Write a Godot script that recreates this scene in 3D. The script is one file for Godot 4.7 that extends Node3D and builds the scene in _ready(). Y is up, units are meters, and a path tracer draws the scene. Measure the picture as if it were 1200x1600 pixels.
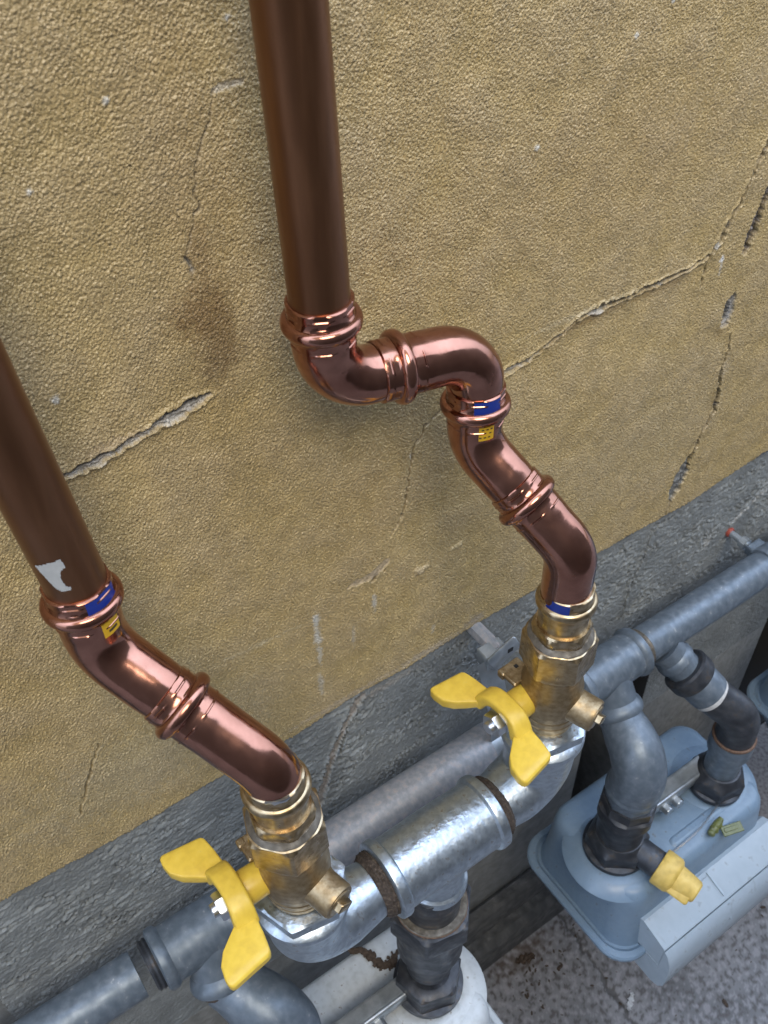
extends Node3D
# A wall corner with two copper risers, gas valves, galvanised pipework and gas meters. Shapes are worked out in millimetres; x runs along the wall, y up, z out of the wall.

const EYE := Vector3(0.0, 1.6, 0.45)
var taken := {}
var mats := {}
var here := Vector3.ZERO            # origin in mm of the thing that is being built


# ---------------------------------------------------------------- mesh building
class MB:
	var v := PackedVector3Array()
	var n := PackedVector3Array()
	var c := PackedColorArray()
	var ix := PackedInt32Array()

	func grid(P: PackedVector3Array, nu: int, nv: int, wrap: bool, crease := 40.0, flip := false) -> void:
		var cols := nu if wrap else nu - 1
		var rows := nv - 1
		var F := PackedVector3Array()
		F.resize(cols * rows)
		for j in rows:
			for i in cols:
				var i2 := (i + 1) % nu
				var a := P[j * nu + i]
				var b := P[j * nu + i2]
				var d := P[(j + 1) * nu + i]
				var e := P[(j + 1) * nu + i2]
				var k := (e - a).cross(d - b)
				if k.length_squared() < 1e-12:
					k = (b - a).cross(d - a)
				k = k.normalized()
				F[j * cols + i] = -k if flip else k
		var cc := cos(deg_to_rad(crease))
		for j in rows:
			for i in cols:
				var own := F[j * cols + i]
				var at := v.size()
				for q in 4:
					var a := 1 if q == 1 or q == 2 else 0
					var b := 1 if q > 1 else 0
					var s := Vector3.ZERO
					for dj in 2:
						var jj := j + b - 1 + dj
						if jj < 0 or jj >= rows:
							continue
						for di in 2:
							var ii := i + a - 1 + di
							if wrap:
								ii = (ii + cols) % cols
							elif ii < 0 or ii >= cols:
								continue
							var o := F[jj * cols + ii]
							if o.dot(own) > cc:
								s += o
					v.append(P[(j + b) * nu + (i + a) % nu])
					n.append(s.normalized() if s.length_squared() > 1e-9 else own)
				if flip:
					ix.append_array([at, at + 1, at + 2, at, at + 2, at + 3])
				else:
					ix.append_array([at, at + 2, at + 1, at, at + 3, at + 2])

	func fan(ring: PackedVector3Array, mid: Vector3, nor: Vector3) -> void:
		var at := v.size()
		v.append(mid)
		n.append(nor)
		for p in ring:
			v.append(p)
			n.append(nor)
		var m := ring.size()
		for i in m:
			var b := at + 1 + i
			var d := at + 1 + (i + 1) % m
			if (v[b] - mid).cross(v[d] - mid).dot(nor) > 0:
				ix.append_array([at, d, b])
			else:
				ix.append_array([at, b, d])

	func tri_flat(a: Vector3, b: Vector3, d: Vector3, nor: Vector3) -> void:
		var at := v.size()
		v.append_array([a, b, d])
		n.append_array([nor, nor, nor])
		if (b - a).cross(d - a).dot(nor) > 0:
			ix.append_array([at, at + 2, at + 1])
		else:
			ix.append_array([at, at + 1, at + 2])


class Trail:   # a centre line with rounded corners, its arc length and turning frames
	var p := PackedVector3Array()
	var t := PackedVector3Array()
	var f := PackedVector3Array()
	var l := PackedFloat32Array()
	var total := 0.0

	func _init(corners: Array, radii: Array, ref: Vector3) -> void:
		p.append(corners[0])
		for i in range(1, corners.size() - 1):
			var c: Vector3 = corners[i]
			var a: Vector3 = (corners[i - 1] - c).normalized()
			var b: Vector3 = (corners[i + 1] - c).normalized()
			var turn := PI - a.angle_to(b)
			var r: float = radii[i - 1]
			if turn < 0.01:
				p.append(c)
				continue
			var tl := r * tan(turn / 2)
			var mid := c + (a + b).normalized() * (r / cos(turn / 2))
			var ax := (c + a * tl) - mid
			var axis := ax.cross((c + b * tl) - mid).normalized()
			var steps := int(ceil(rad_to_deg(turn) / 5.0))
			for k in steps + 1:
				p.append(mid + ax.rotated(axis, turn * k / steps))
		p.append(corners[-1])
		for i in p.size():
			var d := (p[mini(i + 1, p.size() - 1)] - p[maxi(i - 1, 0)]).normalized()
			t.append(d)
			l.append(total if i == 0 else l[i - 1] + p[i].distance_to(p[i - 1]))
		total = l[-1]
		var u := (ref - t[0] * ref.dot(t[0])).normalized()
		for i in p.size():
			if i > 0:
				var ax := t[i - 1].cross(t[i])
				if ax.length() > 1e-6:
					u = u.rotated(ax.normalized(), t[i - 1].angle_to(t[i]))
			u = (u - t[i] * u.dot(t[i])).normalized()
			f.append(u)

	func at(s: float) -> Array:
		var i := clampi(l.bsearch(s) - 1, 0, p.size() - 2)
		var k := clampf((s - l[i]) / maxf(l[i + 1] - l[i], 1e-6), -99.0, 99.0)
		var kk := clampf(k, 0, 1)
		var d := t[i].lerp(t[i + 1], kk).normalized()
		var u := f[i].lerp(f[i + 1], kk)
		return [p[i].lerp(p[i + 1], k), d, (u - d * u.dot(d)).normalized()]


func hexr(th: float, sides: int, flat: float) -> float:
	var w := TAU / sides
	return flat / cos(fposmod(th, w) - w / 2)


# profile entries: [s, r] or [s, r, sides, across-flat radius]; dents: [s, half length in s, angle step, half angle, height]
func radius_at(prof: Array, s: float, th: float) -> float:
	var i := 0
	while i < prof.size() - 2 and prof[i + 1][0] < s:
		i += 1
	var a: Array = prof[i]
	var b: Array = prof[mini(i + 1, prof.size() - 1)]
	var k := clampf((s - a[0]) / maxf(b[0] - a[0], 1e-5), 0, 1)
	var ra: float = a[1]
	var rb: float = b[1]
	if a.size() > 2:
		ra = minf(ra, hexr(th, a[2], a[3]))
	if b.size() > 2:
		rb = minf(rb, hexr(th, b[2], b[3]))
	return lerpf(ra, rb, k)


func sweep(mb: MB, tr: Trail, prof: Array, seg := 40, ds := 4.0, crease := 40.0, cap0 := true, cap1 := true, off := 0.0, rough := 0.0, ticks := []) -> void:
	var ss := PackedFloat32Array()
	for i in prof.size():
		if i > 0 and prof[i][0] - prof[i - 1][0] > ds:
			var m := int(ceil((prof[i][0] - prof[i - 1][0]) / ds))
			for k in range(1, m):
				ss.append(lerpf(prof[i - 1][0], prof[i][0], float(k) / m))
		ss.append(prof[i][0])
	for tk in ticks:
		for e in [-0.9, -0.35, 0.35, 0.9]:
			ss.append(tk + e)
	ss.sort()
	var P := PackedVector3Array()
	for j in ss.size():
		var fr := tr.at(ss[j])
		var bn: Vector3 = fr[1].cross(fr[2])
		for i in seg:
			var th := TAU * i / seg
			var r := radius_at(prof, ss[j], th + off)
			if rough > 0:
				r += rough * (sin(th * 7 + ss[j] * 1.9) * sin(th * 13 - ss[j] * 0.7) + 0.6 * sin(th * 23 + ss[j] * 3.1))
			for tk in ticks:
				if absf(ss[j] - tk) < 0.5:
					var w := absf(fposmod(th + off, TAU / 6) - TAU / 12)
					r += 0.55 * clampf((0.3 - w) / 0.06, 0, 1)
			P.append(fr[0] + (fr[2] * cos(th) + bn * sin(th)) * r)
	mb.grid(P, seg, ss.size(), true, crease)
	if cap0:
		mb.fan(P.slice(0, seg), tr.at(ss[0])[0], -tr.at(ss[0])[1])
	if cap1:
		mb.fan(P.slice(P.size() - seg), tr.at(ss[-1])[0], tr.at(ss[-1])[1])


func rod(mb: MB, a: Vector3, b: Vector3, prof: Array, seg := 40, crease := 40.0, off := 0.0, ref := Vector3(0.01, 0.02, 1), rough := 0.0) -> void:
	# profile along a straight line from a towards b, s in mm from a
	if absf((b - a).normalized().dot(ref.normalized())) > 0.9:
		ref = Vector3(0, 1, 0.01)
	var far := a + (b - a).normalized() * maxf(prof[-1][0], 1.0)
	sweep(mb, Trail.new([a, far], [], ref), prof, seg, 9999.0 if rough == 0 else 2.0, crease, true, true, off, rough)


func rr(a: float, b: float, r: float, k := 6) -> PackedVector2Array:   # rounded rectangle outline
	var o := PackedVector2Array()
	r = minf(r, minf(a, b) - 0.01)
	for q in 4:
		var cx := (a - r) * (1 if q == 0 or q == 3 else -1)
		var cy := (b - r) * (1 if q < 2 else -1)
		for i in k + 1:
			var th := PI / 2 * (q + float(i) / k)
			o.append(Vector2(cx + cos(th) * r, cy + sin(th) * r))
	return o


func loft(mb: MB, levels: Array, at: Transform3D, k := 6, crease := 35.0, caps := true) -> void:
	# levels: [height, half x, half y, corner radius, shift x, shift y]; the outline lies in the local xz plane, heights run along y
	var P := PackedVector3Array()
	var m := 4 * (k + 1)
	for L in levels:
		var sx: float = L[4] if L.size() > 4 else 0.0
		var sy: float = L[5] if L.size() > 5 else 0.0
		for q in rr(L[1], L[2], L[3], k):
			P.append(at * Vector3(q.x + sx, L[0], -q.y + sy))
	mb.grid(P, m, levels.size(), true, crease)
	if caps:
		mb.fan(P.slice(0, m), (P[0] + P[m / 2]) / 2, -at.basis.y.normalized())
		var e := P.size() - m
		mb.fan(P.slice(e), (P[e] + P[e + m / 2]) / 2, at.basis.y.normalized())


func block(mb: MB, mid: Vector3, half: Vector3, bevel := 1.0, basis := Basis.IDENTITY) -> void:
	var t := Transform3D(basis, mid)
	var b := bevel
	loft(mb, [[-half.y, half.x - b, half.z - b, b], [-half.y + b, half.x, half.z, b], [half.y - b, half.x, half.z, b], [half.y, half.x - b, half.z - b, b]], t, 2, 50.0)


func extrude(mb: MB, poly: PackedVector2Array, t: Transform3D, depth: float, crease := 25.0) -> void:
	# poly in local (y up, z) cut; runs along local x by depth
	var P := PackedVector3Array()
	var m := poly.size()
	for e in [0.0, depth]:
		for q in poly:
			P.append(t * Vector3(e, q.y, q.x))
	var area := 0.0
	for i in m:
		area += poly[i].cross(poly[(i + 1) % m])
	mb.grid(P, m, 2, true, crease, area > 0)
	var id := Geometry2D.triangulate_polygon(poly)
	for i in range(0, id.size(), 3):
		for e in 2:
			mb.tri_flat(P[e * m + id[i]], P[e * m + id[i + 1]], P[e * m + id[i + 2]], t.basis.x.normalized() * (1 if e == 1 else -1))


# ---------------------------------------------------------------- nodes
func numbered(called: String) -> String:
	if not taken.has(called):
		taken[called] = 0
		return called
	taken[called] += 1
	return "%s_%03d" % [called, taken[called]]


func tag(o: Node, label: String, category: String, group := "") -> void:
	o.set_meta("label", label)
	o.set_meta("category", category)
	if group:
		o.set_meta("group", group)


func thing(called: String, at: Vector3, label: String, category: String, group := "") -> Node3D:
	var o := Node3D.new()
	o.name = numbered(called)
	add_child(o)
	o.position = at * 0.001
	here = at
	tag(o, label, category, group)
	return o


func commit(mb: MB, called: String, m: Material, parent: Node, label := "") -> MeshInstance3D:
	var arr := []
	arr.resize(Mesh.ARRAY_MAX)
	var w := PackedVector3Array()
	w.resize(mb.v.size())
	for i in w.size():
		w[i] = (mb.v[i] - here) * 0.001
	arr[Mesh.ARRAY_VERTEX] = w
	arr[Mesh.ARRAY_NORMAL] = mb.n
	arr[Mesh.ARRAY_INDEX] = mb.ix
	if mb.c.size() == w.size():
		arr[Mesh.ARRAY_COLOR] = mb.c
	var me := ArrayMesh.new()
	me.add_surface_from_arrays(Mesh.PRIMITIVE_TRIANGLES, arr)
	me.surface_set_material(0, m)
	var o := MeshInstance3D.new()
	o.mesh = me
	o.name = called
	parent.add_child(o, true)
	o.cast_shadow = GeometryInstance3D.SHADOW_CASTING_SETTING_ON
	if label:
		o.set_meta("label", label)
	return o


func copy(o: Node3D, at: Vector3, label: String) -> Node3D:
	var r: Node3D = o.duplicate()
	r.name = numbered(String(o.name))
	add_child(r)
	r.position = at * 0.001
	r.set_meta("label", label)
	return r


# ---------------------------------------------------------------- materials
func noise(sd: int, freq: float, kind := FastNoiseLite.TYPE_SIMPLEX_SMOOTH, oct := 4) -> FastNoiseLite:
	var f := FastNoiseLite.new()
	f.seed = sd
	f.noise_type = kind
	f.frequency = freq
	f.fractal_octaves = oct
	if oct <= 1:
		f.fractal_type = FastNoiseLite.FRACTAL_NONE
	return f


func ramp_tex(sd: int, freq: float, stops: Array, size := 512, oct := 5) -> NoiseTexture2D:
	var g := Gradient.new()
	var off := PackedFloat32Array()
	var col := PackedColorArray()
	for s in stops:
		off.append(s[0])
		col.append(s[1].linear_to_srgb() if s[1] is Color else Color(s[1], s[1], s[1]))
	g.offsets = off
	g.colors = col
	var t := NoiseTexture2D.new()
	t.width = size
	t.height = size
	t.seamless = true
	t.noise = noise(sd, freq, FastNoiseLite.TYPE_SIMPLEX_SMOOTH, oct)
	t.color_ramp = g
	return t


func bump_tex(sd: int, freq: float, oct := 4, size := 512) -> NoiseTexture2D:
	var t := NoiseTexture2D.new()
	t.width = size
	t.height = size
	t.seamless = true
	t.noise = noise(sd, freq, FastNoiseLite.TYPE_SIMPLEX_SMOOTH, oct)
	return t


func mat(called: String, col, rough, metal := 0.0, tile := 5.0, bump: Texture2D = null, deep := 0.0, spec := 0.5) -> StandardMaterial3D:
	var m := StandardMaterial3D.new()
	m.resource_name = called
	if col is Color:
		m.albedo_color = col.linear_to_srgb()
	else:
		m.albedo_texture = col
	if rough is float:
		m.roughness = rough
	else:
		m.roughness = 1.0
		m.roughness_texture = rough
	m.metallic = metal
	m.metallic_specular = spec
	m.uv1_triplanar = true
	m.uv1_scale = Vector3(tile, tile, tile)
	if bump:
		m.heightmap_enabled = true
		m.heightmap_texture = bump
		m.heightmap_scale = deep
	mats[called] = m
	return m


func make_materials() -> void:
	var fine := bump_tex(11, 0.06, 3)
	var cast_grain := bump_tex(12, 0.045, 4)
	var dust := ramp_tex(13, 0.012, [[0.0, 0.10], [0.45, 0.13], [0.62, 0.19], [0.8, 0.28], [1.0, 0.4]], 512, 4)
	mat("copper", ramp_tex(1, 0.014, [[0.0, Color(0.26, 0.115, 0.08)], [0.4, Color(0.37, 0.175, 0.125)], [0.62, Color(0.44, 0.215, 0.155)], [0.85, Color(0.37, 0.18, 0.13)], [1.0, Color(0.23, 0.11, 0.075)]], 512, 5), dust, 1.0, 6.0, bump_tex(71, 0.022, 4), 0.012)
	mat("tube", ramp_tex(2, 0.006, [[0.0, Color(0.16, 0.075, 0.038)], [0.45, Color(0.205, 0.098, 0.05)], [0.62, Color(0.235, 0.115, 0.06)], [0.84, Color(0.20, 0.10, 0.053)], [1.0, Color(0.26, 0.15, 0.09)]], 1024, 7), ramp_tex(3, 0.02, [[0.0, 0.28], [0.5, 0.36], [1.0, 0.52]]), 0.92, 3.0)
	mats["tube"].uv1_scale = Vector3(9.0, 1.2, 9.0)
	mat("brass", ramp_tex(4, 0.016, [[0.0, Color(0.25, 0.17, 0.085)], [0.4, Color(0.38, 0.285, 0.165)], [0.6, Color(0.50, 0.395, 0.25)], [1.0, Color(0.56, 0.47, 0.34)]], 1024, 6), ramp_tex(5, 0.03, [[0.0, 0.22], [0.5, 0.32], [1.0, 0.48]]), 1.0, 8.0, fine, 0.006)
	mat("cast_brass", ramp_tex(6, 0.02, [[0.0, Color(0.22, 0.155, 0.08)], [0.5, Color(0.35, 0.265, 0.155)], [1.0, Color(0.48, 0.39, 0.26)]], 1024, 6), 0.44, 0.92, 9.0, cast_grain, 0.02)
	mat("seal_ring", ramp_tex(7, 0.03, [[0.0, Color(0.07, 0.062, 0.05)], [0.5, Color(0.145, 0.13, 0.108)], [1.0, Color(0.30, 0.28, 0.24)]]), 0.5, 0.5, 8.0, fine, 0.01)
	mat("zinc", ramp_tex(8, 0.02, [[0.0, Color(0.34, 0.40, 0.46)], [0.5, Color(0.47, 0.54, 0.61)], [0.74, Color(0.55, 0.63, 0.70)], [0.84, Color(0.40, 0.41, 0.42)], [0.9, Color(0.30, 0.26, 0.24)], [1.0, Color(0.36, 0.30, 0.26)]], 1024, 7), ramp_tex(9, 0.03, [[0.0, 0.28], [0.5, 0.36], [1.0, 0.5]]), 0.94, 6.0, cast_grain, 0.035)
	mat("old_zinc", ramp_tex(10, 0.02, [[0.0, Color(0.095, 0.122, 0.152)], [0.42, Color(0.125, 0.158, 0.195)], [0.62, Color(0.155, 0.19, 0.23)], [0.82, Color(0.185, 0.22, 0.26)], [0.87, Color(0.30, 0.325, 0.34)], [1.0, Color(0.46, 0.46, 0.45)]], 1024, 8), ramp_tex(14, 0.02, [[0.0, 0.30], [0.5, 0.42], [1.0, 0.6]], 512, 7), 0.35, 4.0, cast_grain, 0.025)
	mat("pink_zinc", ramp_tex(15, 0.03, [[0.0, Color(0.20, 0.21, 0.225)], [0.5, Color(0.29, 0.295, 0.305)], [0.66, Color(0.345, 0.34, 0.345)], [0.76, Color(0.37, 0.32, 0.30)], [1.0, Color(0.5, 0.48, 0.47)]], 1024, 8), 0.5, 0.3, 4.0, cast_grain, 0.02)
	mat("iron", ramp_tex(16, 0.02, [[0.0, Color(0.025, 0.027, 0.032)], [0.55, Color(0.05, 0.055, 0.065)], [0.75, Color(0.085, 0.09, 0.10)], [0.86, Color(0.10, 0.075, 0.055)], [1.0, Color(0.25, 0.24, 0.23)]]), ramp_tex(17, 0.03, [[0.0, 0.3], [1.0, 0.6]]), 0.45, 5.0, cast_grain, 0.012)
	mat("rust", ramp_tex(18, 0.05, [[0.0, Color(0.06, 0.045, 0.035)], [0.5, Color(0.15, 0.085, 0.055)], [1.0, Color(0.27, 0.2, 0.15)]]), 0.7, 0.2, 8.0, cast_grain, 0.03)
	mat("hemp", ramp_tex(19, 0.06, [[0.0, Color(0.02, 0.015, 0.012)], [0.5, Color(0.05, 0.037, 0.029)], [0.75, Color(0.11, 0.085, 0.066)], [1.0, Color(0.26, 0.22, 0.18)]]), 0.85, 0.0, 9.0, cast_grain, 0.08)
	mat("yellow_plastic", ramp_tex(20, 0.03, [[0.0, Color(0.58, 0.39, 0.05)], [0.6, Color(0.68, 0.475, 0.06)], [0.88, Color(0.70, 0.50, 0.08)], [0.93, Color(0.5, 0.4, 0.16)], [1.0, Color(0.68, 0.56, 0.22)]]), 0.36, 0.0, 7.0, fine, 0.004)
	mat("old_yellow", ramp_tex(21, 0.02, [[0.0, Color(0.42, 0.28, 0.06)], [0.5, Color(0.66, 0.46, 0.11)], [1.0, Color(0.74, 0.55, 0.18)]]), 0.5, 0.0, 7.0)
	mat("steel", Color(0.60, 0.63, 0.67), 0.3, 1.0)
	mat("channel", ramp_tex(22, 0.015, [[0.0, Color(0.27, 0.30, 0.32)], [0.6, Color(0.42, 0.46, 0.49)], [1.0, Color(0.55, 0.58, 0.6)]]), 0.32, 0.7, 6.0, cast_grain, 0.01)
	mat("blue_grey_paint", ramp_tex(23, 0.022, [[0.0, Color(0.155, 0.225, 0.305)], [0.6, Color(0.18, 0.255, 0.34)], [0.8, Color(0.19, 0.265, 0.345)], [0.86, Color(0.16, 0.19, 0.22)], [1.0, Color(0.10, 0.11, 0.12)]], 1024, 8), ramp_tex(24, 0.02, [[0.0, 0.25], [1.0, 0.42]]), 0.0, 4.0)
	mat("pale_paint", ramp_tex(25, 0.022, [[0.0, Color(0.40, 0.42, 0.42)], [0.4, Color(0.50, 0.53, 0.54)], [0.82, Color(0.55, 0.58, 0.595)], [0.88, Color(0.36, 0.35, 0.33)], [1.0, Color(0.2, 0.18, 0.16)]], 1024, 8), ramp_tex(26, 0.02, [[0.0, 0.3], [1.0, 0.45]]), 0.0, 4.0)
	mat("cover_plastic", ramp_tex(27, 0.012, [[0.0, Color(0.31, 0.37, 0.42)], [0.8, Color(0.36, 0.42, 0.47)], [0.86, Color(0.30, 0.34, 0.37)], [1.0, Color(0.2, 0.22, 0.23)]], 1024, 8), 0.4, 0.0, 4.0)
	mat("blue_mark", Color(0.008, 0.028, 0.22), 0.35)
	mat("yellow_mark", ramp_tex(28, 0.2, [[0.0, Color(0.25, 0.15, 0.01)], [0.42, Color(0.55, 0.33, 0.015)], [1.0, Color(0.62, 0.38, 0.02)]]), 0.5, 0.0, 20.0)
	mat("black_print", Color(0.025, 0.02, 0.015), 0.5)
	mat("paper", ramp_tex(29, 0.03, [[0.0, Color(0.34, 0.36, 0.37)], [0.85, Color(0.43, 0.45, 0.46)], [1.0, Color(0.3, 0.3, 0.3)]]), 0.7, 0.0, 9.0)
	mat("white_tape", ramp_tex(31, 0.05, [[0.0, Color(0.4, 0.4, 0.4)], [1.0, Color(0.75, 0.75, 0.74)]]), 0.6, 0.0, 9.0)
	mat("red_plastic", Color(0.30, 0.06, 0.04), 0.45)
	mat("seal_plastic", ramp_tex(32, 0.05, [[0.0, Color(0.085, 0.1, 0.03)], [1.0, Color(0.165, 0.18, 0.06)]]), 0.3, 0.0, 9.0)
	mat("wire", Color(0.30, 0.30, 0.31), 0.35, 0.8)
	mat("dark_gap", Color(0.012, 0.012, 0.013), 0.8)
	mat("leaf_dirt", ramp_tex(33, 0.05, [[0.0, Color(0.03, 0.02, 0.013)], [1.0, Color(0.11, 0.075, 0.05)]]), 0.9, 0.0, 9.0, cast_grain, 0.05)


# ---------------------------------------------------------------- wall
func seg_hit(P: PackedVector3Array, C: PackedColorArray, nu: int, nv: int, x0: float, y0: float, st: float, line: Array, wide: Array, deep: float, col: Color, rag: FastNoiseLite, share := 1.0, rim := 0.0) -> void:
	# carve a cracked line (mm) into the wall grid: wide holds the half width at each point
	for k in line.size() - 1:
		var a: Vector2 = line[k] * 1000.0
		var b: Vector2 = line[k + 1] * 1000.0
		var wa: float = wide[mini(k, wide.size() - 1)]
		var wb: float = wide[mini(k + 1, wide.size() - 1)]
		var pad := maxf(wa, wb) + 6.0
		var i0 := clampi(int((minf(a.x, b.x) - pad - x0) / st), 0, nu - 1)
		var i1 := clampi(int((maxf(a.x, b.x) + pad - x0) / st) + 1, 0, nu - 1)
		var j0 := clampi(int((minf(a.y, b.y) - pad - y0) / st), 0, nv - 1)
		var j1 := clampi(int((maxf(a.y, b.y) + pad - y0) / st) + 1, 0, nv - 1)
		var d := b - a
		for j in range(j0, j1 + 1):
			for i in range(i0, i1 + 1):
				var q := Vector2(x0 + i * st, y0 + j * st)
				q += Vector2(rag.get_noise_2d(q.x * 1.6, q.y * 1.6), rag.get_noise_2d(q.x * 1.6 + 500, q.y * 1.6)) * 2.4
				var u := clampf((q - a).dot(d) / d.length_squared(), 0, 1)
				var dist := q.distance_to(a + d * u)
				var w := lerpf(wa, wb, u) * (1.0 + 0.35 * rag.get_noise_2d(q.x * 2, q.y * 2 + 900))
				var at := j * nu + i
				var hit := clampf((w + 0.7 - dist) / 0.9, 0, 1)
				if hit > 0:
					P[at].z = minf(P[at].z, lerpf(P[at].z, -deep + 0.7 * rag.get_noise_2d(q.x * 4, q.y * 4), hit))
					C[at] = C[at].lerp(col * (0.9 + 0.4 * rag.get_noise_2d(q.x * 3, q.y * 3)), hit * share)
				elif dist < w + 4.0:
					var e := 1.0 - (dist - w) / 4.0
					P[at].z = lerpf(P[at].z, 3.3, 0.55 * e) + rim * e


func soil(P: PackedVector3Array, C: PackedColorArray, nu: int, nv: int, x0: float, y0: float, st: float, mid: Vector2, rx: float, ry: float, col: Color, share: float, rag: FastNoiseLite, lift := 0.0) -> void:
	mid *= 1000.0
	for j in range(clampi(int((mid.y - ry * 1.6 - y0) / st), 0, nv - 1), clampi(int((mid.y + ry * 1.6 - y0) / st), 0, nv - 1)):
		for i in range(clampi(int((mid.x - rx * 1.6 - x0) / st), 0, nu - 1), clampi(int((mid.x + rx * 1.6 - x0) / st), 0, nu - 1)):
			var q := Vector2(x0 + i * st, y0 + j * st) - mid
			var e := Vector2(q.x / rx, q.y / ry).length() + 0.55 * rag.get_noise_2d(q.x * 2.2 + mid.x, q.y * 2.2 + mid.y) + 0.3 * rag.get_noise_2d(q.x * 12 + mid.x, q.y * 12)
			var k := clampf((1.05 - e) * 1.6, 0, 1)
			if k > 0:
				C[j * nu + i] = C[j * nu + i].lerp(col, k * share)
				P[j * nu + i].z += lift * k


func wall_mesh(called: String, P: PackedVector3Array, C: PackedColorArray, nu: int, nv: int, m: Material, parent: Node, cut: Rect2 = Rect2(), cut2: Rect2 = Rect2()) -> void:
	var N := PackedVector3Array()
	N.resize(P.size())
	var ix := PackedInt32Array()
	var W := PackedVector3Array()
	W.resize(P.size())
	for j in nv:
		for i in nu:
			var at := j * nu + i
			var a := P[at - 1 if i > 0 else at]
			var b := P[at + 1 if i < nu - 1 else at]
			var d := P[at - nu if j > 0 else at]
			var e := P[at + nu if j < nv - 1 else at]
			N[at] = (b - a).cross(e - d).normalized()
			W[at] = P[at] * 0.001
			if i < nu - 1 and j < nv - 1:
				if cut.size.x > 0:
					var q := Vector2(P[at].x, P[at].y)
					if cut.has_point(q) or cut2.has_point(q):
						continue
				ix.append_array([at, at + nu + 1, at + 1, at, at + nu, at + nu + 1])
	var arr := []
	arr.resize(Mesh.ARRAY_MAX)
	arr[Mesh.ARRAY_VERTEX] = W
	arr[Mesh.ARRAY_NORMAL] = N
	arr[Mesh.ARRAY_COLOR] = C
	arr[Mesh.ARRAY_INDEX] = ix
	var me := ArrayMesh.new()
	me.add_surface_from_arrays(Mesh.PRIMITIVE_TRIANGLES, arr)
	me.surface_set_material(0, m)
	var o := MeshInstance3D.new()
	o.name = called
	o.mesh = me
	parent.add_child(o, true)


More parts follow.
